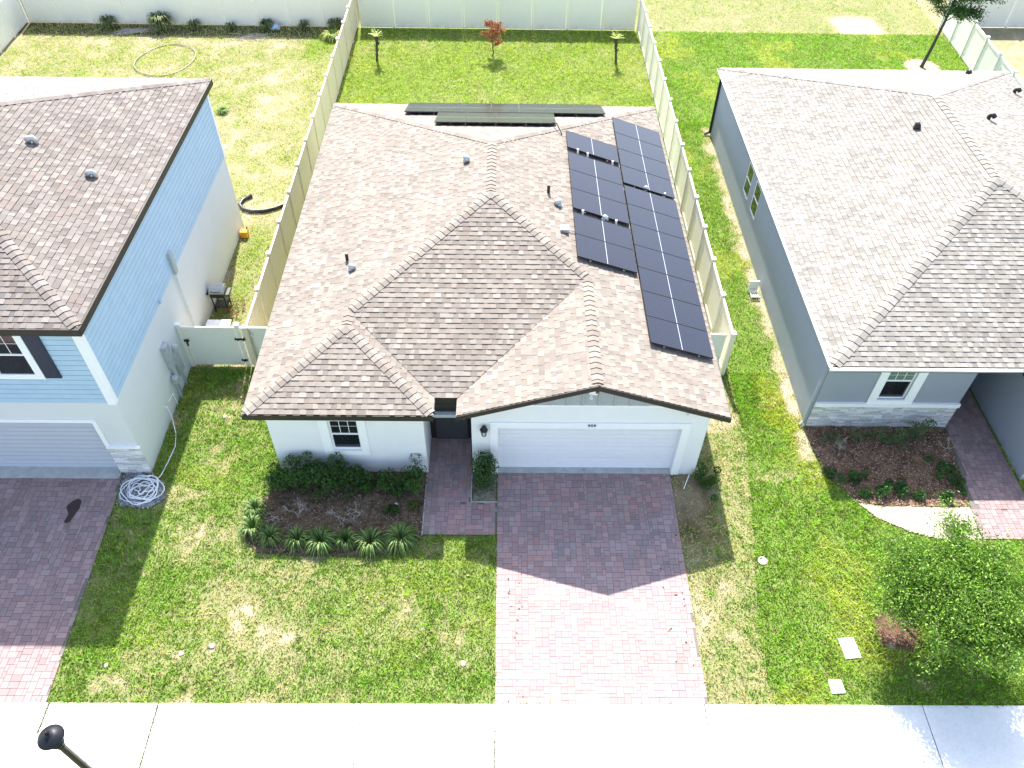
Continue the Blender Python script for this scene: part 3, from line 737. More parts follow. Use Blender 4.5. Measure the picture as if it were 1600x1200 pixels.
# wall lantern
def lantern(parent, x, y, z):
    t = MB(); t.box((x-.05,y-.02,z-.1),(x+.05,y,z+.1)); t.tube([(x,y-.02,z+.12),(x,y-.1,z+.2),(x,y-.15,z+.17)], .012); la = t.build('wall_lantern', 'lampblack', parent)
    t = MB(); c=(x,y-.15,z); t.lathe(c, [(.02,-.2),(.035,-.17),(.065,-.15)], 8); t.lathe(c, [(.115,.08),(.12,.1),(.05,.18),(.015,.22)], 6)
    for k in range(6):
        an = k*math.pi/3; t.tube([(x+.06*math.cos(an),y-.15+.06*math.sin(an),z-.15),(x+.1*math.cos(an),y-.15+.1*math.sin(an),z+.08)], .007, 5)
    t.build('lantern_frame', 'lampblack', la)
    t = MB(); t.lathe(c, [(.055,-.148),(.09,.079)], 6); t.build('lantern_glass', 'lampglass', la)
lantern(house, -.11, 0, 2.1)
t = MB(); t.box((2.68,-.10,3.60),(2.90,-.042,3.76)); t.tube([(2.74,-.1,3.62),(2.72,-.2,3.56)], [.03,.055]); fl = t.build('security_light', 'trim', house)
t = MB(); t.box((2.84,-.16,3.72),(2.93,-.101,3.78)); t.build('light_bracket', 'rust', fl)
t = MB(); t.lathe((5.44,-.05,2.74), [(.03,0),(.05,.03),(.05,.07),(.02,.09)], 12); t.tube([(5.44,-.05,2.76),(5.44,0,2.76)], .02); t.build('camera_dome', 'plastic', house)
# hose reel on the right side wall
t = MB()
for rr in (.16, .19, .22): t.tube([(6.14+.03*(rr-.16)*10, 1.6+rr*math.cos(a), .75+rr*math.sin(a)) for a in np.linspace(0, 6.28, 25)[:-1]], .012, 6, closed=True)
t.build('wall_hose', 'galv', house)
# roof vents
def zL(x): return ze+p*(x-XL)
def zR(x): return ze+p*(XR-x)
def hood_vent(parent, x, y, z, s=.16, mat='galv', rz=0.):
    t = MB(); t.lathe((x,y,z-.03), [(s*.55,0),(s*.55,s*.9)], 14)
    cc = Vector((x,y,z+s*.6)); dx, dy = math.cos(rz), math.sin(rz)
    t.tube([cc+Vector((dx*s*.6,dy*s*.6,-s*.35)), cc+Vector((dx*s*.35,dy*s*.35,s*.15)), cc+Vector((0,0,s*.45)), cc+Vector((-dx*s*.4,-dy*s*.4,s*.45))], [s*.5,s*.62,s*.6,s*.35], 12)
    t.box((x-s*1.1,y-s*1.1,z-.015),(x+s*1.1,y+s*1.1,z+.008)) if False else None
    return t.build('roof_vent', mat, parent, smooth=True)
def pipe_vent(parent, x, y, z, r=.04, h=.3, mat='black'):
    t = MB(); t.tube([(x,y,z-.05),(x,y,z+h)], r, 12); return t.build('vent_pipe', mat, parent)
hood_vent(house, -.86, 9.0, zL(-.86), .17, 'galv', R(-60)); hood_vent(house, -4.2, 4.75, zL(-4.2), .15, 'galv', 0); pipe_vent(house, -4.4, 5.3, zL(-4.4)+.02, .05, .26)
pipe_vent(house, 1.82, 7.75, zR(1.82), .05, .3); hood_vent(house, 2.14, 7.2, zR(2.14), .16, 'galv', R(180))
t = MB(); t.box((2.12,5.8,zR(2.24)),(2.38,6.06,zR(2.24)+.14)); jb = t.build('junction_box', 'galv', house, bevel=.01)
t = MB(); t.tube([(2.38,5.95,zR(2.38)+.07),(2.6,5.95,zR(2.6)+.08)], .015); t.build('conduit', 'galv', house)
t = MB(); t.tube([(2.1,12.1,5.15-.55),(2.25,11.95,4.64),(2.44,11.6,zR(2.44)+.05)], .02); t.build('conduit', 'black', house)
for (x, y) in ((3.3,10.62),(2.95,10.66),(4.2,10.6)): pipe_vent(house, x, y, zR(x), .035, .22, 'plastic')
for (x, y) in ((2.9,7.05),(4.0,7.05)): pipe_vent(house, x, y, zR(x), .035, .2, 'plastic')
hood_vent(house, 3.6, 7.05, zR(3.6)+.03, .15, 'galv', 0); hood_vent(house, 5.3, 9.62, zR(5.3)+.03, .13, 'galv', 0); pipe_vent(house, 6.0, 9.6, zR(6.0), .035, .2, 'plastic')

# ------------------------------------------------------------------ solar panels
sl = math.sqrt(1+p*p)
def panel_mesh(L, W):
    """local x up the slope (L), local y across (W), origin at centre on the roof surface"""
    h = .15
    f = MB(); t = .035; fw = .012
    f.box((-L/2,-W/2,h-t),(L/2,-W/2+fw,h+.003)); f.box((-L/2,W/2-fw,h-t),(L/2,W/2,h+.003)); f.box((-L/2,-W/2+fw,h-t),(-L/2+fw,W/2-fw,h+.003)); f.box((L/2-fw,-W/2+fw,h-t),(L/2,W/2-fw,h+.003)); f.box((-L/2+fw,-W/2+fw,h-t),(L/2-fw,W/2-fw,h-t+.004))
    g = MB(); g.box((-L/2+fw,-W/2+fw,h-.008),(L/2-fw,W/2-fw,h))
    r = MB()
    for x in (-L*.28, L*.28): r.box((x-.02,-W/2-.01,h-t-.045),(x+.02,W/2+.01,h-t-.001)); r.box((x-.03,-.03,0.01),(x+.03,.03,h-t-.046))
    return f, g, r
def panel(loc, rot, label, group, L, W, proto={}):
    key = (L, W)
    if key not in proto:
        f, g, r = panel_mesh(L, W)
        o = bpy.data.objects.new('solar_panel', None); COL.objects.link(o); o.empty_display_size = .3; ORG[o.name] = Vector((0,0,0))
        f.build('frame', 'frame', o); g.build('cell_sheet', 'solar', o); r.build('mounting_rail', 'rail', o)
        o['category'] = 'solar panel'; proto[key] = o
    else: o = copy_tree(proto[key])
    o.location = loc; o.rotation_euler = rot; o['label'] = label; o['group'] = group
    return o
ORDN = ['first','second','third','fourth','fifth','sixth','seventh','eighth','ninth','tenth','eleventh']
th = math.atan(p); LP = 1.86*sl
def col(xc, ys, nm):
    for k, y in enumerate(ys):
        panel((xc, y, zR(xc)), (0, th, 0), f'black solar panel, {ORDN[k]} from the top in the {nm} on the right slope', 'solar panels on the right roof slope', LP, 1.085)
col(3.47, [11.25, 9.86, 8.76, 7.66, 6.31, 5.21], 'left column')
col(5.38, [13.38, 12.28, 11.18, 10.08, 8.84, 7.74, 6.64, 5.54, 4.44, 3.34, 2.24], 'right column')
def zB(y): return ze+p*(YB-y)
for k in range(7):
    x = -3.42+.545+k*1.095; panel((x, 14.92, zB(14.92)), (0, th, R(90)), f'black solar panel, {ORDN[k]} from left in the long row by the rear eave', 'solar panels on the rear roof slope', 1.9, 1.085)
for k in range(4):
    x = -2.12+.545+k*1.095; panel((x, 13.05, zB(13.05)), (0, th, R(90)), f'black solar panel, {ORDN[k]} from left in the short rear row near the ridge', 'solar panels on the rear roof slope', 1.9, 1.085)

# ================================================================== BLUE HOUSE (left)
bh = empty('house', (-17, 6, 0), 'two-storey house at left with pale blue siding over grey stucco and grey-brown roof', 'house')
bze, bp = 5.98, .325; bx, by0, by1, bxl = -9.76, -.24, 12.24, -25.
hb = (by1-by0)/2; ym = (by0+by1)/2; ap = (bx-hb, ym); ap2 = (bxl+hb, ym); bz = bze+bp*hb
sh, dk = MB(), MB()
roof_face(sh, dk, [[(bx,by0),(bx,by1),ap]], (bx,by0), (0,1,0), (-1,0,0), bze, bp, PALB, 31)
roof_face(sh, dk, [[(bxl,by0),(bx,by0),ap,ap2]], (bxl,by0), (1,0,0), (0,1,0), bze, bp, PALB, 32)
roof_face(sh, dk, [[(bxl,by1),(bx,by1),ap,ap2]], (bxl,by1), (1,0,0), (0,-1,0), bze, bp, PALG, 33)  # rear slope gets a lighter palette: sun brightness put into its colour
dk.prism([(bxl,by0,bze-.01),(bxl,by1,bze-.01),z3(ap2,bz-.01)], (0,0,-.04))
rf = dk.build('roof', 'fascia', bh); sh.build('shingles', 'shingle', rf)
cp = MB(); hipcap(cp, (bx,by0,bze), z3(ap,bz), fR, fF, bp, PALB, 34, step=.2); hipcap(cp, (bx,by1,bze), z3(ap,bz), fR, fB, bp, PALB, 35); hipcap(cp, z3(ap,bz), z3(ap2,bz), fF, fB, bp, PALB, 36)
cp.build('ridge_cap', 'shingle', rf)
t = MB(); t.box((bxl,by0-.05,bze-.2),(bx+.05,by0-.002,bze+.01)); t.box((bx+.002,by0,bze-.2),(bx+.06,by1+.05,bze+.01)); t.box((bxl,by1+.002,bze-.2),(bx,by1+.04,bze)); t.build('fascia', 'fascia', bh)
t = MB(); t.box((bxl,by0,bze-.21),(bx,by1,bze-.19)); t.build('soffit', 'trim', bh)
w = MB(); bw, bf, bb = -9.93, -.06, 12.05
wallx(w, bf, -24, bw, 0, 3.12, [(-15.8,-10.82,0,2.3)], .2); w.quad([(bw,bf,0),(bw,bb,0),(bw,bb,3.12),(bw,bf,3.12)]); w.quad([(-24,bb,0),(bw,bb,0),(bw,bb,3.12),(-24,bb,3.12)]); w.quad([(-24,bf,0),(-24,bb,0),(-24,bb,3.12),(-24,bf,3.12)])
w.build('wall', 'offwhite', bh)
# lap siding built as real overlapping boards
w = MB(); zz = 3.12; top = bze-.2
def ring(z, o): return [(-24, bf-o, z), (bw+o, bf-o, z), (bw+o, bb+o, z), (-24, bb+o, z)]
prof = []
while zz < top-.02:
    z2 = min(zz+.18, top); prof += [(zz, .001), (zz+.001, .024), (z2-.02, .020), (z2-.019, .001)]; zz = z2
for (za, oa), (zb, ob) in zip(prof[:-1], prof[1:]):
    A_, B_ = ring(za, oa), ring(zb, ob)
    for k in range(3): w.quad([A_[k], A_[k+1], B_[k+1], B_[k]])
w.build('siding', 'bluesiding', bh)
t = MB(); t.box((-10.1,bf-.035,3.06),(bw+.035,bf-.023,bze-.21)); t.box((bw+.023,bf-.023,3.06),(bw+.035,bf+.14,bze-.21)); t.build('corner_trim', 'trim', bh)
t = MB(); t.box((bw+.025,bb-.12,3.1),(bw+.035,bb+.03,bze-.21)); t.build('corner_trim', 'trim', bh)
window_xz(bh, -12.45, -11.48, 4.2, 5.72, bf-.03, trim=(-12.6,-11.32,4.08,5.76,bf-.07), grid=(3,), top_frac=.5)
t = MB(); t.box((-11.31,bf-.065,4.12),(-10.9,bf-.024,5.76)); t.box((-11.27,bf-.072,4.16),(-10.94,bf-.066,5.72)); t.build('shutter', 'shutter', bh, bevel=.004)
garage_door(bh, -15.79, -10.83, 2.25, bf+.16, 'garage2')
t = MB(); t.box((-10.82,bf-.04,1.28),(-10.70,bf-.001,2.42)); t.box((-15.9,bf-.04,2.3),(-10.82,bf-.001,2.42)); t.box((-10.80,bf-.07,1.2),(bw+.07,bf-.001,1.275)); t.build('garage_trim', 'trim', bh)
t = MB(); t.box((-15.8,bf-.25,-.02),(-10.8,bf+.16,.05)); t.build('garage_apron', 'concrete', bh)
def ledgestone(mb, x0, x1, z0, z1, y, seed, face='x'):
    r = random.Random(seed); z = z0
    while z < z1-.01:
        h = r.choice((.045,.06,.08)); zt = min(z+h, z1); x = x0
        while x < x1-.01:
            w_ = r.uniform(.12,.42); xt = min(x+w_, x1); d = r.uniform(.02,.055); g_ = r.uniform(.52,.92); c = (g_*r.uniform(.93,1.04), g_*r.uniform(.95,1.0), g_*r.uniform(.92,1.03))
            if face == 'x': mb.box((x+.002,y-d,z+.002),(xt-.002,y-.001,zt-.002), c)
            else: mb.box((y-d,x+.002,z+.002),(y-.001,xt-.002,zt-.002), c)
            x = xt
        z = zt
t = MB(); ledgestone(t, -10.80, bw+.04, .0, 1.2, bf, 3); t.build('stone_veneer', 'veneer', bh)
# side wall pieces: conduit chase, meters, taps
t = MB(); t.box((bw+.026,5.32,3.05),(bw+.12,5.52,3.85)); t.build('meter_riser_cap', 'meter', bh)
t = MB(); t.box((bw+.001,5.36,0.0),(bw+.085,5.48,3.1)); t.build('downspout', 'offwhite', bh)
t = MB(); t.box((bw+.001,2.95,1.25),(bw+.16,3.25,2.15)); t.lathe((bw+.2,3.42,1.6), [(.09,0),(.1,.02),(.1,.2),(.06,.24)], 14); t.box((bw+.001,3.36,.55),(bw+.1,3.72,1.5)); mt = t.build('meter_box', 'meter', bh, bevel=.01)
t = MB(); t.tube([(bw+.05,3.05,1.25),(bw+.05,3.05,0)], .035); t.tube([(bw+.05,3.55,.55),(bw+.05,3.55,0)], .03); t.build('conduit', 'meter', mt)
t = MB(); t.lathe((bw+.12,2.88,.75), [(.08,0),(.12,.04),(.12,.22),(.08,.27)], 14); t.tube([(bw+.08,2.88,.75),(bw+.08,2.9,.0)], .04); t.build('meter_box', 'meter', bh)
t = MB(); t.tube([(bw,1.88,.72),(bw+.1,1.88,.72),(bw+.12,1.88,.68)], .018); t.tube([(bw+.02,2.2,.6),(bw+.06,2.55,.6),(bw+.06,2.55,.1)], .015); t.build('tap', 'plastic', bh)
t = MB(); t.box((bw+.025,3.86,3.14),(bw+.09,3.98,3.26)); t.build('wall_vent', 'bluesiding', bh)
def zBl(x): return bze+bp*(bx-x)
def goose(parent, x, y, z, s, mat, yaw):
    t = MB(); dx, dy = math.cos(yaw), math.sin(yaw)
    t.tube([(x,y,z-.05),(x,y,z+s*.7),(x+dx*s*.25,y+dy*s*.25,z+s*1.05),(x+dx*s*.75,y+dy*s*.75,z+s*1.05),(x+dx*s*1.1,y+dy*s*1.1,z+s*.65)], [s*.42,s*.45,s*.5,s*.52,s*.5], 14)
    return t.build('roof_vent', mat, parent, smooth=True)
goose(bh, -12.9, 6.3, zBl(-12.9), .17, 'galv', R(200)); goose(bh, -11.15, 5.5, zBl(-11.15), .17, 'galv', R(200))

# ================================================================== GREY HOUSE (right)
gh = empty('house', (16, 10, 0), 'blue-grey stucco single-storey house at right with light grey roof and stone skirt', 'house')
gz, gp = 2.9, .336; gl, gr_, gf, gb = 9.84, 22.64, 1.7, 19.95; gm = (gl+gr_)/2; hh = (gr_-gl)/2; g1 = (gm, gf+hh); g2 = (gm, gb-hh); gzr = gz+gp*hh
gwl, gwm = 15.40, 19.02; gwv = (gwl, gf); gwj = (gwm, gf+gwm-gwl); gwf = -.5
sh, dk = MB(), MB()
roof_face(sh, dk, [[(gl,gf),g1,g2,(gl,gb)]], (gl,gf), (0,1,0), (1,0,0), gz, gp, PALG, 41)
roof_face(sh, dk, [[(gl,gb),(gr_,gb),g2]], (gl,gb), (1,0,0), (0,-1,0), gz, gp, PALG, 42)
roof_face(sh, dk, [[(gl,gf),(gwl,gf),gwj,g1]], (gl,gf), (1,0,0), (0,1,0), gz, gp, PALG, 43)
roof_face(sh, dk, [[(gr_,gwf),(gr_,gwj[1]),gwj,(gwm,gwf)],[(gr_,gwj[1]),(gr_,gb),g2,g1,gwj]], (gr_,gwf), (0,1,0), (-1,0,0), gz, gp, PALG, 44)
roof_face(sh, dk, [[(gwl,gwf),(gwl,gf),gwj,(gwm,gwf)]], (gwl,gwf), (0,1,0), (1,0,0), gz, gp, PALG, 45)
rf = dk.build('roof', 'fascia', gh); sh.build('shingles', 'shingle', rf)
cp = MB(); gzw = gz+gp*(gwm-gwl)
hipcap(cp, (gl,gf,gz), z3(g1,gzr), fL, fF, gp, PALG, 46, step=.26, hw=.19); hipcap(cp, z3(gwj,gzw), z3(g1,gzr), fR, fF, gp, PALG, 47, step=.26, hw=.19); hipcap(cp, z3(g1,gzr), z3(g2,gzr), fL, fR, gp, PALG, 48, step=.26)
hipcap(cp, (gl,gb,gz), z3(g2,gzr), fL, fB, gp, PALG, 49, step=.26, hw=.14); hipcap(cp, (gr_,gb,gz), z3(g2,gzr), fR, fB, gp, PALG, 50, step=.26, hw=.14); hipcap(cp, (gwm,gwf,gzw), z3(gwj,gzw), fL, fR, gp, PALG, 51, step=.26)
cp.build('ridge_cap', 'shingle', rf)
t = MB(); t.box((gl+.03,gf-.03,gz-.2),(gwl-.01,gf-.002,gz-.03)); t.box((gwl-.03,gwf-.03,gz-.2),(gwl-.002,gf-.031,gz-.01)); t.box((gr_+.002,gwf,gz-.2),(gr_+.03,gb,gz-.01)); t.box((gl,gb+.002,gz-.2),(gr_,gb+.03,gz-.01)); t.build('fascia', 'fascia', gh)
def gutter(parent, a, b, out, z):     # open K-style trough
    t = MB(); a = Vector(a); b = Vector(b); o = Vector(out); prof = [(.0,.0),(.0,-.1),(.07,-.1),(.105,-.03),(.105,.0),(.095,.0),(.095,-.028),(.065,-.09),(.01,-.09),(.01,0)]
    P = [[(q+o*d+Vector((0,0,z+h))) for d, h in prof] for q in (a, b)]; k = len(prof)
    for i in range(k): t.quad([P[0][i], P[0][(i+1)%k], P[1][(i+1)%k], P[1][i]])
    L = (b-a).length; n = int(L/1.1)
    for i in range(n): q = a+(b-a)*((i+.5)/n); d=(b-a).normalized(); t.quad([q+o*.0+Vector((0,0,z-.002)), q+o*.1+Vector((0,0,z-.002)), q+o*.1+d*.05+Vector((0,0,z-.002)), q+d*.05+Vector((0,0,z-.002))])
    return t.build('gutter', 'gutter', parent)
gutter(gh, (gl-.09,gf-.032,0), (gwl-.05,gf-.032,0), (0,-1,0), gz-.005); gutter(gh, (gl-.001,gb,0), (gl-.001,gf-.04,0), (-1,0,0), gz-.005)
t = MB(); t.box((9.9,gf,gz-.2),(gr_,gb,gz-.18)); t.build('soffit', 'trim', gh)
w = MB(); gx0, gy0 = 9.9, 1.9; GT = gz-.2
wallx(w, gy0, gx0, 14.3, 0, GT, [(11.7,12.55,1.3,2.55)], .1)
wally(w, gx0, gy0, 19.6, 0, GT, [(11.05,11.85,1.2,2.5),(12.35,13.15,1.2,2.5)], .1)
w.quad([(14.3,gy0,0),(14.3,4.2,0),(14.3,4.2,GT),(14.3,gy0,GT)]); w.quad([(14.3,4.2,0),(15.8,4.2,0),(15.8,4.2,GT),(14.3,4.2,GT)]); w.quad([(15.8,-.1,0),(15.8,4.2,0),(15.8,4.2,GT),(15.8,-.1,GT)])
w.quad([(15.8,-.1,0),(22.3,-.1,0),(22.3,-.1,GT),(15.8,-.1,GT)]); w.quad([(22.3,-.1,0),(22.3,19.6,0),(22.3,19.6,GT),(22.3,-.1,GT)]); w.quad([(gx0,19.6,0),(22.3,19.6,0),(22.3,19.6,GT),(gx0,19.6,GT)])
w.quad([(15.8,-.1,GT),(22.3,-.1,GT),(19.0,-.1,gzw-.12)])
w.build('wall', 'greystucco', gh)
window_xz(gh, 11.7, 12.55, 1.3, 2.55, gy0+.06, trim=(11.45,12.82,1.15,2.68,gy0-.055), grid=(3,), top_frac=.38, glass2='green_blind')
t = MB(); t.box((gx0+.02,gy0-.085,1.0),(11.45,gy0-.001,1.15)); t.box((12.82,gy0-.085,1.0),(14.33,gy0-.001,1.15)); t.box((11.45,gy0-.085,1.0),(12.82,gy0-.001,1.148)); t.build('stone_ledge', 'trim', gh)
t = MB(); ledgestone(t, gx0+.01, 14.32, 0, 1.0, gy0, 5); t.build('stone_veneer', 'veneer', gh)
t = MB(); ledgestone(t, 15.82, 16.6, 0, 1.0, -.1, 6); t.box((15.78,-.19,1.0),(16.6,-.101,1.12),(.8,.8,.8)); t.build('stone_veneer', 'veneer', gh)
def window_yz(parent, y0, y1, z0, z1, x):
    f = MB(); fw = .05
    f.box((x-.02,y0,z0),(x+.03,y0+fw,z1)); f.box((x-.02,y1-fw,z0),(x+.03,y1,z1)); f.box((x-.02,y0+fw,z0),(x+.03,y1-fw,z0+fw)); f.box((x-.02,y0+fw,z1-fw),(x+.03,y1-fw,z1)); zm=(z0+z1)/2; f.box((x-.02,y0+fw,zm-.02),(x+.03,y1-fw,zm+.02))
    o = f.build('window', 'trim', parent); s = MB(); s.quad([(x,y0+fw,z0+fw),(x,y1-fw,z0+fw),(x,y1-fw,z1-fw),(x,y0+fw,z1-fw)]); s.build('pane', 'glass', o)
window_yz(gh, 11.05, 11.85, 1.2, 2.5, 9.93); window_yz(gh, 12.35, 13.15, 1.2, 2.5, 9.93)
t = MB(); t.box((9.80,gf+.22,.12),(9.895,gf+.30,gz-.1)); t.tube([(9.83,gf+.26,.15),(9.72,gf+.2,.06)], .045); t.build('downspout', 'greystucco', gh)
t = MB(); t.box((9.80,19.3,.12),(9.895,19.38,gz-.1)); t.tube([(9.84,19.34,.15),(9.6,19.3,.06)], .055); t.build('downspout', 'black', gh)
def zG(x): return gz+gp*(x-gl)
def zGR(x): return gz+gp*(gr_-x)
hood_vent(gh, 15.05, 11.85, zG(15.05), .17, 'black', R(-60)); goose(gh, 18.3, 13.1, zGR(18.3), .17, 'black', R(-20)); goose(gh, 21.6, 17.3, zGR(21.6), .17, 'black', R(-20)); goose(gh, 20.3, 19.0, gz+gp*(gb-19.0), .16, 'black', R(-80))

# ================================================================== FENCES
def fence(p0, p1, n, label, H=1.83, end_posts=(True, True), vm='vinyl'):
    p0 = Vector((p0[0], p0[1], 0)); p1 = Vector((p1[0], p1[1], 0)); L = (p1-p0).length; d = (p1-p0).normalized(); sp = L/n; q = Vector((-d.y, d.x, 0)); z = Vector((0,0,1))
    root = empty('fence', p0, label, 'fence')
    pw = .064
    def post(c, first={}):
        t = MB(); t.obox(c, d, q, z, (-pw,-pw,0), (pw,pw,H+.07)); o = t.build('post', vm, root)
        t = MB(); t.obox(c, d, q, z, (-pw-.012,-pw-.012,H+.071), (pw+.012,pw+.012,H+.095))
        tp = c+z*(H+.14); b4 = [c+d*sx*pw+q*sy*pw+z*(H+.096) for sx, sy in ((-1,-1),(1,-1),(1,1),(-1,1))]
        for k in range(4): t.quad([b4[k], b4[(k+1)%4], tp])
        t.build('post_cap', 'trim', o)
        return o
    pn = None; po = None
    for k in range(n):
        c = p0+d*(sp*k)
        if k > 0 or end_posts[0]:
            if po is None: po = post(c); base = c
            else:
                cc = po.copy(); COL.objects.link(cc); cc.parent = root; cc.location = po.location+(c-base); ch = po.children[0].copy(); COL.objects.link(ch); ch.parent = cc
        if pn is None:
            t = MB(); a = c; x0, x1 = pw+.014, sp-pw-.014
            t.obox(a, d, q, z, (x0,-.03,.05), (x1,.03,.19)); t.obox(a, d, q, z, (x0,-.03,H-.12), (x1,.03,H))
            nb = int((x1-x0)/.15); bwid = (x1-x0)/nb
            for b in range(nb): t.obox(a, d, q, z, (x0+b*bwid+.006,-.014,.19), (x0+(b+1)*bwid-.006,.014,H-.12))
            t.obox(a, d, q, z, (x0,-.007,.19), (x1,.007,H-.12)); pn = t.build('panel', vm, root); pb = c
        else:
            cc = pn.copy(); COL.objects.link(cc); cc.parent = root; cc.location = pn.location+(c-pb)
    if end_posts[1]:
        c = p1; cc = po.copy(); COL.objects.link(cc); cc.parent = root; cc.location = po.location+(c-base); ch = po.children[0].copy(); COL.objects.link(ch); ch.parent = cc
    return root
fence((-7.72,4.2), (-7.78,30.27), 14, 'long vinyl fence coloured tan for warm bounced light, between the blue house yard and the white house', vm='vinyl_bounce_tint')
fence((7.68,4.1), (7.72,30.27), 14, 'long vinyl fence coloured cream for grazing sunlight, along the right side of the white house', vm='vinyl_sun_tint')
fence((-7.65,30.3), (7.62,30.3), 8, 'white vinyl fence closing the far end of the middle back yard', end_posts=(False, False))
fence((-25.8,30.4), (-7.9,30.32), 10, 'white vinyl fence behind the left yard with weeds at its foot', end_posts=(False, False))
fence((-25.3,8.2), (-25.9,30.4), 12, 'pale vinyl fence at the far left beyond the blue house')
fence((24.3,20.3), (24.9,31.2), 6, 'pale green-white vinyl fence behind the grey house at upper right')
fence((25.0,31.3), (36,31.3), 6, 'vinyl fence across the bare dirt yard in the top right corner', end_posts=(False, True))
fence((6.3,4.15), (7.55,4.12), 1, 'short pale return fence joining the white house to the right side fence', end_posts=(False, False))
# double gate
gt = empty('gate', (-8.8, 4.3, 0), 'pale vinyl gate with black hinges between the blue and white houses', 'gate')
def gate_leaf(x0, x1, y):
    t = MB(); t.box((x0,y-.025,.08),(x1,y+.025,.24)); t.box((x0,y-.025,1.62),(x1,y+.025,1.76)); t.box((x0,y-.0249,.24),(x0+.07,y+.0249,1.62)); t.box((x1-.07,y-.0249,.24),(x1,y+.0249,1.62)); t.box((x0+.07,y-.01,.24),(x1-.07,y+.01,1.62))
    return t.build('gate_leaf', 'vinyl', gt)
gate_leaf(-9.78, -8.12, 4.33); gate_leaf(-7.92, -6.95, 4.33)
for x in (-9.86, -8.02):
    t = MB(); t.box((x-.064,4.27,0),(x+.064,4.4,1.86)); o = t.build('post', 'vinyl', gt)
    t = MB(); t.box((x-.076,4.258,1.861),(x+.076,4.412,1.9)); t.build('post_cap', 'trim', o)
t = MB(); t.box((-6.9,4.27,0),(-6.15,4.39,1.8)); t.build('side_panel', 'vinyl', gt)
for x, z in ((-8.08,1.3),(-8.08,.35),(-7.9,1.3)):
    t = MB(); t.box((x-.1,4.24,z-.035),(x+.1,4.268,z+.035)); t.box((x-.02,4.225,z-.055),(x+.02,4.24,z+.055)); t.build('hinge', 'black', gt)
t = MB(); t.box((-9.82,4.24,1.18),(-9.66,4.268,1.26)); t.box((-9.74,4.2,1.02),(-9.70,4.24,1.2)); t.build('latch', 'black', gt)
t = MB(); t.box((-7.72,4.285,1.38),(-7.56,4.303,1.5)); t.build('sign_plate', 'plastic', gt)
t = MB(); t.box((-7.70,4.28,1.42),(-7.66,4.284,1.47)); t.box((-7.64,4.28,1.43),(-7.59,4.284,1.46))

# ================================================================== PLANTS
def leaf_cloud(centers, size, colors, r, droop=0., flat=0., asp=.5, upbias=0.):
    n = len(centers); a = r.normal(size=(n, 3)); a[:, 2] = a[:, 2]*(1-flat)-droop; a /= np.linalg.norm(a, axis=1)[:, None]
    ref = r.normal(size=(n, 3)); ref[:, 2] *= .3; b = np.cross(a, ref); b /= np.linalg.norm(b, axis=1)[:, None]
    s = (r.uniform(.6, 1.3, n)*size)[:, None]; nn = np.cross(a, b)*s*.12
    P = np.stack([centers-a*s, centers-b*s*asp+nn, centers+a*s, centers+b*s*asp+nn], 1).reshape(-1, 3)
    return P, np.arange(4*n).reshape(n, 4), np.repeat(colors, 4, 0)
def colmix(r, n, cols, jit=.2):
    i = r.integers(0, len(cols), n); c = np.array(cols)[i]*r.uniform(1-jit, 1+jit, (n, 1)); return np.clip(c, .003, .9)
GRN = [(.05,.115,.025),(.07,.15,.03),(.09,.18,.035),(.035,.08,.02)]
def branch_tubes(mb, base, r, n, hgt, spread, rad):
    tips = []
    for k in range(n):
        an = r.uniform(0, 6.28); s = r.uniform(.3, 1)*spread; p0 = Vector(base)+Vector((r.normal()*.03, r.normal()*.03, 0)); p2 = Vector(base)+Vector((math.cos(an)*s, math.sin(an)*s, hgt*r.uniform(.6, 1)))
        p1 = (p0+p2)/2+Vector((0,0,hgt*.12)); mb.tube([p0, p1, p2], [rad, rad*.7, rad*.3], 5); tips.append(p2)
    return tips
def shrub(x, y, rx, ry, h, n, label, seed, name='shrub', cols=GRN, size=.035, cat='shrub', group=None, open_=.0):
    r = np.random.default_rng(seed); root = empty(name, (x, y, 0), label, cat, group)
    k = max(6, int(n/130)); cl = np.stack([r.normal(0, .42, k)*rx, r.normal(0, .42, k)*ry, r.uniform(.2, 1, k)**.8*h*.85], 1); rad = r.uniform(.12, .22, k)*(.5+h*.6)
    i = r.integers(0, k, n); d = r.normal(size=(n, 3)); d /= np.linalg.norm(d, axis=1)[:, None]; P = cl[i]+d*(rad[i]*r.uniform(.55, 1.05, n)**.5)[:, None]
    P[:, 2] = np.abs(P[:, 2])+.02; P += np.array([x, y, 0])
    tone = r.uniform(.75, 1.3, k)[i][:, None]; V, F, Cc = leaf_cloud(P, size, colmix(r, n, cols)*tone, r)
    raw_mesh('foliage', V, F, Cc, 'leaf', root)
    t = MB(); branch_tubes(t, (x, y, 0), r, 7, h*.7, rx*.6, .012); t.build('stems', 'bark', root)
    return root
gS = 'shrubs along the white front wall'
for k, (x, y, rx, ry, h, n, lb) in enumerate([
    (-5.98,-.62,.42,.42,.95,2900,'leftmost dark green shrub at the corner of the white wall'),
    (-5.28,-.55,.46,.44,1.1,3400,'tall dark shrub second from the left under the white wall'),
    (-4.68,-.55,.40,.42,1.05,2900,'dark shrub directly left below the front window'),
    (-4.12,-.55,.36,.40,.88,2300,'shrub standing directly under the front window'),
    (-3.72,-.56,.28,.34,.8,1500,'small shrub below the right edge of the front window'),
    (-2.98,-.55,.28,.34,.85,1500,'lone narrow shrub between window and entry walkway'),
    (-2.12,-.6,.32,.5,.95,2500,'bushy shrub at the right end of the bed by the walkway')]):
    shrub(x, y, rx, ry, h, n, lb, 100+k, group=gS)
shrub(-3.4,-.6,.4,.3,.34,1300,'low sprawling green plant between two shrubs under the white wall',120,name='low_shrub',group=gS)
shrub(-2.55,-.6,.36,.32,.36,1200,'low green plant beside the shrub nearest the walkway',121,name='low_shrub',group=gS)
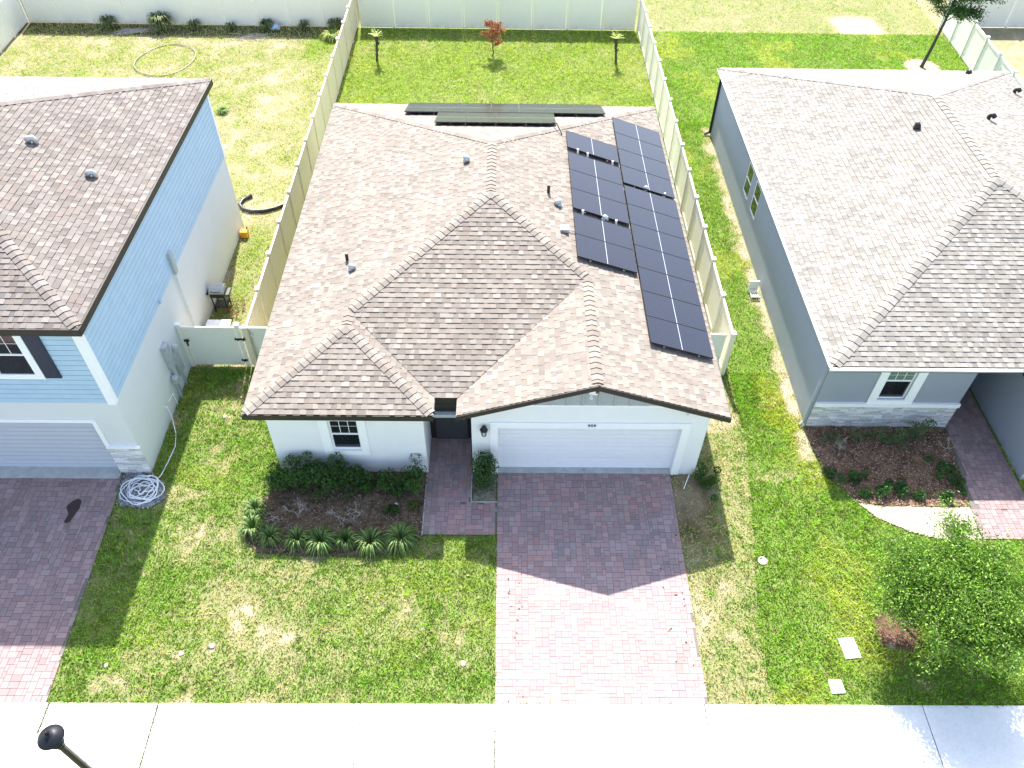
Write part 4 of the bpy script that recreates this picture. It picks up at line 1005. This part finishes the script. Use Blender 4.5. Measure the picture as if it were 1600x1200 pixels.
shrub(-2.1,-1.25,.2,.2,.22,300,'small yellowish green plant in the mulch near the walkway',122,name='low_shrub',cols=[(.12,.16,.03),(.08,.12,.03)])
shrub(-2.75,-1.35,.3,.22,.16,500,'flat green ground cover in the mulch left of the yellowish plant',123,name='ground_cover',cat='plant')
shrub(-.1,-.52,.22,.45,1.5,4800,'upright green shrub in the small planter beside the garage door',130,cols=[(.05,.11,.03),(.07,.15,.035),(.04,.08,.025)])
shrub(6.35,-.4,.36,.5,.45,2200,'low green shrub at the right front corner of the garage',131,cols=[(.06,.13,.025),(.08,.16,.03)])
gG = 'low shrubs in the mulch bed of the grey house'
for k, (x, y, rx, ry, h, n, lb) in enumerate([
    (10.22,-.03,.2,.18,.25,450,'small dark green shrub at the left edge of the grey house bed'),
    (10.85,-.2,.3,.18,.25,600,'low green shrub second from the left in the grey house bed'),
    (11.0,-.72,.18,.16,.2,300,'tiny green shrub low at the front of the grey house bed'),
    (11.55,-.6,.25,.22,.28,600,'rounded green shrub front centre of the grey house bed'),
    (12.1,-.62,.25,.22,.28,600,'green shrub right of centre along the front of the grey house bed'),
    (12.6,-.8,.18,.18,.22,300,'small dull green shrub near the sand edge of the grey house bed'),
    (13.35,-.75,.2,.18,.25,400,'bluish green shrub near the front right of the grey house bed'),
    (13.8,-.25,.25,.3,.25,700,'leafy shrub at the bed edge touching the pink walkway'),
    (13.45,.25,.25,.25,.3,500,'green shrub halfway along the right side of the grey house bed')]):
    shrub(x, y, rx*1.15, ry*1.2, h*1.25, int(n*1.5), lb, 140+k, group=gG, cols=[(.045,.12,.03),(.07,.16,.035)])
for k, (x, y, rx, h, n, lb) in enumerate([
    (10.6,1.2,.35,.45,500,'pale sparse shrub by the grey house front left corner'),
    (11.5,1.25,.5,.45,500,'thin twiggy shrub under the left side of the grey house window'),
    (12.4,1.2,.55,.6,1500,'leafy green shrub against the stone skirt below the window'),
    (13.1,1.45,.35,.8,1200,'tallest dark shrub in front of the stone skirt')]):
    shrub(x, y, rx, .3, h, n, lb, 160+k, cols=[(.08,.15,.05),(.11,.18,.06),(.15,.17,.09)], size=.03, group='shrubs against the stone skirt')
shrub(16.3,-.55,.3,.25,.4,700,'dark green shrub before the garage corner at the right picture edge',171)
def strap_plant(x, y, rad, n, label, seed, name='strap_leaf_plant', cols=((.05,.12,.02),(.10,.19,.035),(.22,.30,.09)), hgt=.38, wid=.022, group='strap-leaf plants edging the bed', cat='plant', z0=0):
    r = np.random.default_rng(seed); an = r.uniform(0, 6.28, n); L = r.uniform(.6, 1.1, n)*rad; h = r.uniform(.6, 1.2, n)*hgt
    Vs = []; Fs = []; Cs = []; cc = colmix(r, n, cols)
    T = np.array([0, .25, .5, .75, 1.])
    for i in range(n):
        d = np.array([math.cos(an[i]), math.sin(an[i])]); s = np.array([-d[1], d[0]])
        rr = .03+T*L[i]; zz = h[i]*(4*T*(1-T)*.75+T*.35); zz[-1] = max(.03, h[i]*.3); w = wid*np.array([.6,1,1,.7,.05])
        b = len(Vs)*0+i*10
        for q in range(5):
            c0 = np.array([x, y])+d*rr[q]; Vs.append((*(c0-s*w[q]/2), z0+zz[q]+.01)); Vs.append((*(c0+s*w[q]/2), z0+zz[q]+.01)); Cs += [cc[i], cc[i]]
        for q in range(4): Fs.append((b+2*q, b+2*q+1, b+2*q+3, b+2*q+2))
    return raw_mesh(name, np.array(Vs), np.array(Fs), np.array(Cs), 'leaf', label=label, cat=cat, group=group, org=(x, y, 0))
for k, (x, y, rad, n, lb) in enumerate([
    (-6.55,-1.42,.36,110,'pale green strap-leaf clump at the upper left edge of the bed, in sun'),
    (-6.5,-2.05,.38,140,'strap-leaf clump second down the left edge of the bed'),
    (-5.95,-2.35,.34,100,'strap-leaf clump at the lower left corner of the bed'),
    (-5.2,-2.40,.36,130,'dark strap-leaf clump third from the left along the bed front'),
    (-4.55,-2.45,.44,200,'large glossy strap-leaf clump left of centre on the bed front'),
    (-3.85,-2.42,.33,110,'smaller strap-leaf clump in the middle of the bed front'),
    (-3.2,-2.48,.42,190,'bright striped strap-leaf clump second from the right on the bed front'),
    (-2.38,-2.35,.46,220,'widest bright strap-leaf clump at the right end of the bed front')]):
    strap_plant(x, y, rad*1.15, int(n*1.35), lb, 200+k)
# dead bare shrubs
def dead_shrub(x, y, h, label, seed):
    r = np.random.default_rng(seed); t = MB()
    def grow(p, d, L, rad, dep):
        q = p+d*L; m_ = (p+q)/2+Vector(r.normal(0, .02, 3)); t.tube([p, m_, q], [rad, rad*.8, rad*.6], 5)
        if dep:
            for _ in range(3): grow(q, (d+Vector(r.normal(0, .55, 3))).normalized(), L*.7, rad*.6, dep-1)
    for _ in range(3): grow(Vector((x, y, 0)), Vector((r.normal(0, .6), r.normal(0, .5), .9)).normalized(), h*.4, .010, 3)
    return t.build('dead_shrub', 'twig', label=label, cat='dead shrub', group='dead shrubs in the beds', org=(x, y, 0))
dead_shrub(-5.35,-1.5,.55,'bare pale twiggy shrub at the left of the mulch bed',1); dead_shrub(-6.0,-1.65,.4,'flattened bare twigs by the left edge of the mulch bed',5)
dead_shrub(-3.6,-1.5,.55,'bare grey twiggy shrub in the middle of the mulch bed',2); dead_shrub(-4.2,-1.55,.5,'thin upright bare stems left of the middle of the mulch bed',3)
dead_shrub(10.75,1.0,.45,'bare white twigs by the grey house front left corner',6); dead_shrub(14.05,1.0,.5,'bare pale twigs at the right end of the grey house bed',7)
# weeds along the back fence of the left yard
r0 = np.random.default_rng(5)
WD = ((.06,.11,.02),(.09,.14,.03),(.2,.2,.08))
for k, (x, rad, n, hg_, lb) in enumerate([(-18.3,.8,240,.8,'big weed clump in the shade at the left yard back fence, below its third panel'),(-16.6,.5,80,.4,'weed tuft just right of the big clump at the left yard back fence'),(-21.2,.6,110,.55,'weed tuft nearest the left corner along the back fence'),
    (-12.6,.5,110,.5,'weed tuft left of the blue bundle at the back fence'),(-10.6,.4,70,.45,'weed tuft right of the blue bundle at the back fence'),(-8.9,.55,120,.55,'weed tuft in the corner where the left yard fences meet'),(-14.6,.4,60,.3,'low weed tuft midway along the left yard back fence')]):
    strap_plant(x, 29.85-.15*(k == 0), rad, n, lb, 300+k, name='weed_clump', cols=WD, hgt=hg_, wid=.045, group='weed clumps along the left yard back fence', cat='weed')
strap_plant(-8.9, 28.9, .7, 200, 'bright yellow-green grass tuft near the far corner of the left yard', 320, name='grass_tuft', cols=((.18,.26,.03),(.28,.32,.05)), hgt=.35, wid=.04, group=None)
strap_plant(-12.9, 20.9, .35, 90, 'small green tuft alone in the dry left yard', 321, name='grass_tuft', cols=((.10,.2,.03),(.14,.24,.03)), hgt=.2, wid=.03, group=None)
# dead palm fronds lying
def debris(x, y, L, n, label, seed, col_=(.33,.28,.2)):
    r = np.random.default_rng(seed); t = MB()
    for _ in range(n):
        an = r.normal(.15, .35); l = L*r.uniform(.4, 1); sx = x+r.normal(0, L*.25); sy = y+r.normal(0, .18)
        t.tube([(sx-math.cos(an)*l/2, sy-math.sin(an)*l/2, .03), (sx, sy, .07+r.uniform(0, .08)), (sx+math.cos(an)*l/2, sy+math.sin(an)*l/2, .03)], [.008, .014, .006], 5)
    return t.build('brush_pile', 'twig', label=label, cat='brush', org=(x, y, 0))
debris(-19.6,29.4,2.2,26,'heap of dry fronds lying in the shade by the left back fence',1); debris(-13.2,28.9,1.5,18,'pale dry fronds on the grass right of centre in the left yard',2)
# palms
def palm(x, y, label, seed, tilt):
    r = np.random.default_rng(seed); root = empty('palm', (x, y, 0), label, 'palm', 'young palms in the back yard')
    t = MB(); pts = [(x, y, -.02)]+[(x+tilt*k/8, y, 1.25*k/8) for k in range(1, 9)]; t.tube(pts, [.085,.06,.07,.055,.07,.06,.075,.08,.09], 9)
    for k in range(24): 
        zz = r.uniform(.5, 1.25); an = r.uniform(0, 6.28); t.tube([(x+tilt*zz/1.25+.07*math.cos(an), y+.07*math.sin(an), zz), (x+tilt*zz/1.25+.15*math.cos(an), y+.15*math.sin(an), zz+.1)], [.02,.008], 5)
    t.build('trunk', 'darkbark', root)
    Vs=[];Fs=[];Cs=[]; top = np.array([x+tilt, y, 1.28])
    for k in range(16):
        an = k*2.4+r.normal()*.2; el = r.uniform(.5, 1.4); L = r.uniform(.32,.48); d = np.array([math.cos(an), math.sin(an), 0]); s = np.array([-d[1], d[0], 0])
        for q in range(9):
            T = (q+1)/9; c0 = top+d*L*T*math.cos(el*.8)+np.array([0,0,1])*(L*T*math.sin(el)-.25*T*T*L)
            for sg in (-1, 1):
                b = len(Vs); e = c0+s*sg*.10*(1-.5*T)+d*.06; Vs += [c0-d*.02, c0+d*.025, e]; Fs.append((b, b+1, b+2)); Cs += [colmix(r, 1, [(.30,.36,.03),(.40,.42,.05),(.18,.28,.03)])[0]]*3
    raw_mesh('crown', np.array(Vs), np.array(Fs), np.array(Cs), 'leaf', root); return root
palm(-6.24,26.3,'young palm with dark trunk on the left of the middle back yard',1,.12); palm(6.17,26.4,'young palm with dark trunk on the right of the middle back yard',2,-.12)
# trees with recursive limbs
def tree(x, y, label, seed, name, trunk_h, trunk_r, top, crown, nleaf, size, cols, droop, bark, lean=(0,0), limbs=9, sub=5, cat='tree', tl=.35, layers=None, limb_r=.045):
    r = np.random.default_rng(seed); root = empty(name, (x, y, 0), label, cat)
    t = MB(); T0 = Vector((x, y, -.05)); T1 = Vector((x+lean[0], y+lean[1], trunk_h)); T2 = Vector((x+lean[0]*1.6, y+lean[1]*1.6, top*.93))
    mid = (T0+T1)/2+Vector((.03,.02,0)); t.tube([T0, T0+Vector((0,0,.12)), mid, T1, T2], [trunk_r*1.5, trunk_r*1.05, trunk_r*.85, trunk_r*.75, .012], 9); t.build('trunk', bark, root)
    tw = MB(); pts = []
    for k in range(limbs):
        f = (k+.3)/limbs; p0 = T1.lerp(T2, f*.85); an = k*2.399+r.normal()*.3; prof = math.sin(math.pi*(.25+.7*f))
        L = crown*prof*r.uniform(.85, 1.05); up = .55*(1-f)+.15+f*.5
        p3 = p0+Vector((math.cos(an)*L, math.sin(an)*L, L*(up-droop)))
        pm = (p0+p3)/2+Vector((0,0,L*.22)); tw.tube([p0, pm, p3], [limb_r*(1-.5*f), limb_r*.5, .006], 6)
        for s in range(sub):
            u = r.uniform(.25, 1); c0 = p0.lerp(pm, u*2) if u < .5 else pm.lerp(p3, u*2-1); a2 = an+r.normal()*1.0; l2 = crown*tl*r.uniform(.5, 1.1)
            e = c0+Vector((math.cos(a2)*l2, math.sin(a2)*l2, l2*(r.uniform(-.2, .5)-droop*.9))); mm = (c0+e)/2+Vector((0,0,l2*.12)); tw.tube([c0, mm, e], [.014, .01, .004], 5)
            pts += [tuple(c0.lerp(mm, q)) for q in (0, .5)]+[tuple(mm.lerp(e, q)) for q in (0, .33, .66, 1, 1)]
    tw.build('limbs', bark if bark != 'bark' else 'bark', root)
    pts = np.array(pts); i = r.integers(0, len(pts), nleaf); sg = crown*.085; P = pts[i]+r.normal(0, sg*1.15, (nleaf, 3))*np.array([1,1,.8])
    tone = r.uniform(.7, 1.3, len(pts))[i][:, None]; V, F, Cc = leaf_cloud(P, size, colmix(r, nleaf, cols)*tone, r, droop=droop*.5, asp=.45)
    raw_mesh('crown', V, F, Cc, 'leaf', root); return root
tree(10.8,-4.75,'young tree with loose drooping light-green crown in the front lawn at lower right',3,'tree',1.1,.045,2.9,1.55,85000,.038,[(.12,.25,.03),(.17,.32,.035),(.08,.18,.02),(.25,.40,.06)],.3,'bark',limbs=24,sub=11,tl=.5,limb_r=.018,lean=(.35,-.15))
tree(22.2,26.4,'round-crowned green tree with a dark trunk behind the grey house',8,'tree',2.3,.09,4.9,1.55,20000,.055,[(.03,.08,.02),(.05,.12,.025),(.08,.16,.03)],.1,'darkbark',lean=(.25,0),limbs=14,sub=7,tl=.4,limb_r=.03)
tree(-.25,27.0,'small reddish orange-leaved tree centred before the middle back fence',12,'red_leaf_tree',.45,.035,1.95,.62,2600,.05,[(.36,.13,.06),(.45,.18,.08),(.28,.10,.06),(.48,.27,.09)],.05,'darkbark',limbs=10,sub=5,tl=.35,limb_r=.014)

# ================================================================== LOOSE THINGS
# coil of hose on gravel
r = np.random.default_rng(4); pts = []
for k in range(230):
    a = k*.27; rr = .30+.16*math.sin(k*.071)+.05*math.sin(k*.9); pts.append((-9.98+rr*math.cos(a)*1.15+.07*math.sin(k*.05), -.72+rr*math.sin(a)*1.05, .06+.03*math.sin(k*.33)+.00018*k))
pts += [(-9.6,-.2,.05),(-9.55,.3,.03),(-9.5,.9,.03),(-9.62,1.4,.04),(-9.80,1.86,.3),(-9.82,1.88,.66)]
t = MB(); t.tube(pts, .016, 6); t.build('garden_hose', 'hose', smooth=True, label='white garden hose coiled on gravel by the stone pier of the blue house', cat='hose', org=(-10,-.7,0))
# plastic hoop
t = MB(); t.tube([(-17.1+1.45*math.cos(a)+.05*math.sin(3*a), 26.1+1.75*math.sin(a), .05+.03*math.sin(2*a)) for a in np.linspace(0, 6.283, 61)[:-1]], .024, 8, closed=True)
t.build('hoop', 'pvc', smooth=True, label='large grey hoop of pipe lying on the dry left yard', cat='hoop', org=(-17.1,26.1,0))
# black edging strip
cv = [(-10.25,14.0),(-10.55,13.7),(-10.6,13.35),(-10.4,13.05),(-10.0,12.9),(-9.5,12.95),(-9.1,13.15),(-8.8,13.4),(-8.62,13.6)]
t = MB(); t.tube([(x+.22, y, .08) for x, y in cv], .075, 10); t.build('drain_pipe', 'black_plastic', smooth=True, label='curved black corrugated pipe lying beside the left fence', cat='pipe', org=(-9.6,13.2,0))
# orange pump / tank
tk = empty('fuel_can', (-9.72,11.35,0), 'small orange-yellow can on the grass by the blue house wall', 'can')
t = MB(); t.box((-9.86,11.2,.01),(-9.58,11.5,.3)); t.build('body', 'orange', tk, bevel=.03)
t = MB(); t.tube([(-9.8,11.35,.30),(-9.8,11.35,.38),(-9.66,11.35,.38),(-9.66,11.35,.30)], .018); t.build('handle', 'orange', tk)
t = MB(); t.lathe((-9.62,11.46,.3), [(.03,0),(.03,.06),(.02,.08)], 10); t.build('cap', 'black_plastic', tk)
# grill
gr2 = empty('grill', (-9.55,7.15,0), 'grey lidded barbecue grill on dark legs beside the blue house', 'grill')
t = MB(); t.prism([(-9.8,6.95,.82),(-9.8,7.4,.82),(-9.8,7.36,1.0),(-9.8,7.22,1.08),(-9.8,7.05,1.05),(-9.8,6.95,.95)], (.5,0,0)); lid = t.build('lid', 'galv', gr2, bevel=.01)
t = MB(); t.tube([(-9.7,6.93,.98),(-9.7,6.88,.98),(-9.4,6.88,.98),(-9.4,6.93,.98)], .012); t.build('handle', 'black', lid)
t = MB(); t.box((-9.8,6.95,.66),(-9.3,7.4,.815)); t.build('firebox', 'black', gr2)
for sx in (-9.85,-9.29): 
    t = MB(); t.box((sx-.12 if sx<-9.5 else sx,6.98,.78),(sx if sx<-9.5 else sx+.14,7.36,.80)); t.build('side_shelf', 'black', gr2)
for x, y in ((-9.77,6.98),(-9.33,6.98),(-9.77,7.37),(-9.33,7.37)):
    t = MB(); t.box((x-.018,y-.018,0),(x+.018,y+.018,.66)); t.build('leg', 'black', gr2)
t = MB(); t.box((-9.78,6.97,.2),(-9.32,7.38,.22)); t.build('bottom_shelf', 'black', gr2)
hm = MB(); r = np.random.default_rng(9)
for k in range(16): a = Vector((-9.15+r.normal()*.15,7.05+r.normal()*.2,.05)); hm.tube([a, a+Vector((r.normal()*.12,r.normal()*.12,.1+.1*r.random())), a+Vector((r.normal()*.2,r.normal()*.2,.04))], .012, 5)
hm.build('brush_pile', 'rust', label='tangle of brown scrap next to the grill', cat='scrap', org=(-9.15,7.05,0))
# white tub behind gate
t = MB(); t.box((-9.7,5.5,.12),(-8.95,6.05,.42)); tb = t.build('storage_box', 'plastic', label='white storage box just behind the gate', cat='box', org=(-9.3,5.8,0), bevel=.03)
t = MB(); t.box((-9.73,5.47,.421),(-8.92,6.08,.46)); o = t.build('lid', 'plastic', tb, bevel=.01)
for x in (-9.66,-9.0):
    t = MB(); t.box((x-.03,5.55,0),(x+.03,6.0,.119)); t.build('foot', 'black_plastic', tb)
# blue bundle at the back fence
r = np.random.default_rng(2); t = MB()
for k in range(9):
    c0 = Vector((-12.1+r.normal()*.22, 29.7+r.normal()*.12, .1+r.random()*.15)); t.tube([c0-Vector((.2,0,.05)), c0+Vector((0,.05,.1)), c0+Vector((.2,0,-.05))], [.03,.08,.02], 7)
t.build('cloth_bundle', 'cloth', smooth=True, label='crumpled blue and white cloth at the foot of the left back fence', cat='cloth', org=(-12.1,29.7,0))
# white plastic rack by the grey house wall
ck = empty('plastic_chair', (9.55,8.0,0), 'small white plastic chair tipped by the grey house wall', 'chair')
for k in range(4):
    t = MB(); t.box((9.42+k*.075,7.9,.12),(9.46+k*.075,8.3,.14)); t.build('slat', 'plastic', ck)
t = MB(); t.box((9.40,8.31,.1),(9.74,8.35,.5)); t.build('backrest', 'plastic', ck)
t = MB(); t.box((9.40,7.86,.1),(9.74,7.898,.15)); t.build('seat_edge', 'plastic', ck)
for x in (9.42,9.7):
    for y in (7.88,8.33): t = MB(); t.tube([(x,y,.11),(x,y-.05,0)], .018); t.build('leg', 'plastic', ck)
# utility lids & drain cap
for (x, y, sx, sy, rz, lb) in ((9.2,-5.4,.20,.27,R(6),'larger rectangular white utility lid in the sod at right'),(8.6,-6.38,.165,.17,R(3),'smaller square white utility lid near the sidewalk')):
    t = MB(); t.box((-sx+.03,-sy+.03,.041),(sx-.03,sy-.03,.055)); bx_ = MB(); bx_.box((-sx,-sy,-.03),(sx,sy,.04))
    root = empty('utility_box', (x, y, 0), lb, 'utility lid', 'utility lids in the sod', rz)
    for nm, q in (('surround', bx_), ('lid', t)):
        q.v = [(a+x, b+y, c) for a, b, c in q.v]; q.build(nm, 'plastic' if nm == 'lid' else 'sidewalk', root, bevel=.01)
dc = empty('cleanout', (7.53,-2.92,0), 'round white cleanout cap with a black gap in the grass right of the driveway', 'cleanout')
t = MB(); t.lathe((7.53,-2.92,0), [(.12,-.02),(.12,.04),(.10,.05)], 20); t.build('collar', 'plastic', dc)
t = MB(); t.prism([(7.44,-2.90,.052),(7.47,-2.84,.052),(7.53,-2.82,.052),(7.58,-2.85,.052),(7.54,-2.88,.052),(7.52,-2.86,.052),(7.49,-2.90,.052)], (0,0,.006)); t.build('hole', 'black', dc)
# rocks and small rubbish
def rock(x, y, s, label, seed, mat='rock', cat='rock'):
    r = np.random.default_rng(seed); t = MB(); k = 8
    t.lathe((x, y, 0), [(s*.9,-.01),(s,.02),(s*.8,s*.4),(s*.35,s*.55)], k); t.v = [(a+r.normal()*s*.12, b+r.normal()*s*.12, c) for a, b, c in t.v]
    return t.build('rock' if cat == 'rock' else 'scrap', mat, label=label, cat=cat, org=(x, y, 0), smooth=True)
rock(-6.83,-5.40,.08,'whitish stone in the middle of the front lawn',1); rock(-7.53,-5.6,.07,'small pale stone left of the lawn stone',2); rock(-9.29,-5.92,.06,'white stone near the left driveway edge',3); rock(-.52,-5.83,.08,'pale stone on the lawn beside the driveway',4); rock(-8.3,2.1,.09,'grey stone in the shaded side lawn before the gate',5)
rock(-2.62,-1.15,.08,'pale greenish stone in the mulch bed near the walkway',6,'plastic'); rock(-5.75,-1.78,.06,'white scrap among the bare twigs in the bed',7,'plastic','scrap'); rock(-2.02,-1.75,.06,'small white scrap near the bed corner by the walkway',8,'plastic','scrap'); rock(12.0,-.85,.05,'pale chip stone at the bottom of the grey house bed',9)
# stake by garage
t = MB(); t.tube([(5.72,-.55,.02),(5.9,-.2,.25)], .012); t.build('stake', 'plastic', label='thin white stake leaning by the garage corner', cat='stake', org=(5.75,-.5,0))
# joint weeds on sidewalk
def joint_weeds(x, y0, y1, n, lb, seed):
    r = np.random.default_rng(seed); X = x+r.normal(0, .014, n); Y = r.uniform(y0, y1, n); P = np.stack([X, Y, np.full(n, .04)], 1)
    V, F, Cc = leaf_cloud(P, .018, colmix(r, n, [(.22,.26,.05),(.12,.14,.04),(.3,.26,.12)]), r, flat=.3)
    raw_mesh('joint_weeds', V, F, Cc, 'leaf', kind='stuff')
joint_weeds(-7.72, SW1, SW0, 420, '', 1); joint_weeds(-10.3, SW1+.9, SW0, 220, '', 2); joint_weeds(.28, SW1, SW0-.5, 130, '', 3); joint_weeds(5.29, -7.4, SW0, 30, '', 4); joint_weeds(-2.9, -8.42, -8.1, 25, '', 5)
# street lamp
lp = empty('street_lamp', (-7.78,-9.0,0), 'black street lamp with a domed cap rising at the lower left corner', 'street lamp')
HX, HY, HZ = -7.78, -9.0, 4.15
t = MB(); t.lathe((HX,HY,0), [(.2,-.02),(.2,.25),(.14,.35),(.12,.8),(.085,.95),(.075,1.1),(.062,HZ-.55),(.075,HZ-.53),(.075,HZ-.48),(.05,HZ-.45)], 20); t.build('pole', 'lampblack', lp, smooth=True)
t = MB(); t.lathe((HX,HY,HZ-.45), [(.05,0),(.11,.05),(.13,.12),(.10,.16)], 20); t.build('collar', 'lampblack', lp, smooth=True)
t = MB(); t.lathe((HX,HY,HZ-.29), [(.10,0),(.14,.06),(.16,.16),(.165,.22)], 20); t.build('lamp_glass', 'lampglass', lp, smooth=True)
t = MB(); t.lathe((HX,HY,HZ-.07), [(.17,-.03),(.225,-.025),(.235,.0),(.222,.03),(.17,.08),(.10,.12),(.03,.14),(.025,.17),(.04,.19),(.035,.22),(.01,.25)], 28); t.build('cap', 'lampblack', lp, smooth=True)

# ================================================================== CAMERA / LIGHT
def cam_axes(pitch, yaw, roll):
    pi_, ya, ro = R(pitch), R(yaw), R(roll)
    f = Vector((math.sin(ya)*math.cos(pi_), math.cos(ya)*math.cos(pi_), -math.sin(pi_))); r = Vector((math.cos(ya), -math.sin(ya), 0)); u = r.cross(f)
    return f, math.cos(ro)*r+math.sin(ro)*u, -math.sin(ro)*r+math.cos(ro)*u
f, r_, u_ = cam_axes(47.3131, 0.9798, 1.1500)
cd = bpy.data.cameras.new('camera'); cam = bpy.data.objects.new('camera', cd); COL.objects.link(cam)
m = Matrix((r_, u_, -f)).transposed().to_4x4(); m.translation = Vector((0.3999, -14.1783, 19.2758)); cam.matrix_world = m
cd.sensor_fit = 'HORIZONTAL'; cd.sensor_width = 36; cd.lens = 1251.3342/1600*36; cd.clip_end = 2000; scene.camera = cam
sd = Vector((-.085, .865, 1.)).normalized(); el = math.asin(sd.z); az = math.atan2(sd.x, sd.y)
L = bpy.data.lights.new('sun', 'SUN'); L.energy = 5.0; L.angle = R(.55); L.color = (1, .955, .89); lo = bpy.data.objects.new('sun', L); COL.objects.link(lo)
lo.rotation_euler = sd.to_track_quat('Z', 'Y').to_euler(); lo.location = (0, 20, 30)
w = bpy.data.worlds.new('World'); scene.world = w; w.use_nodes = True; nt = w.node_tree
sk = nt.nodes.new('ShaderNodeTexSky'); sk.sky_type = 'NISHITA'; sk.sun_disc = False; sk.sun_elevation = el; sk.sun_rotation = az; sk.air_density = 1.; sk.dust_density = 1.5
bg = nt.nodes['Background']; hs = nt.nodes.new('ShaderNodeHueSaturation'); hs.inputs['Saturation'].default_value = .82; nt.links.new(sk.outputs[0], hs.inputs['Color']); nt.links.new(hs.outputs[0], bg.inputs['Color']); bg.inputs['Strength'].default_value = .15
vs = scene.view_settings; vs.view_transform = 'Standard'; vs.look = 'None'; vs.exposure = 1.6; vs.gamma = 1; vs.use_curve_mapping = False
scene.cycles.max_bounces = 8; scene.cycles.diffuse_bounces = 4
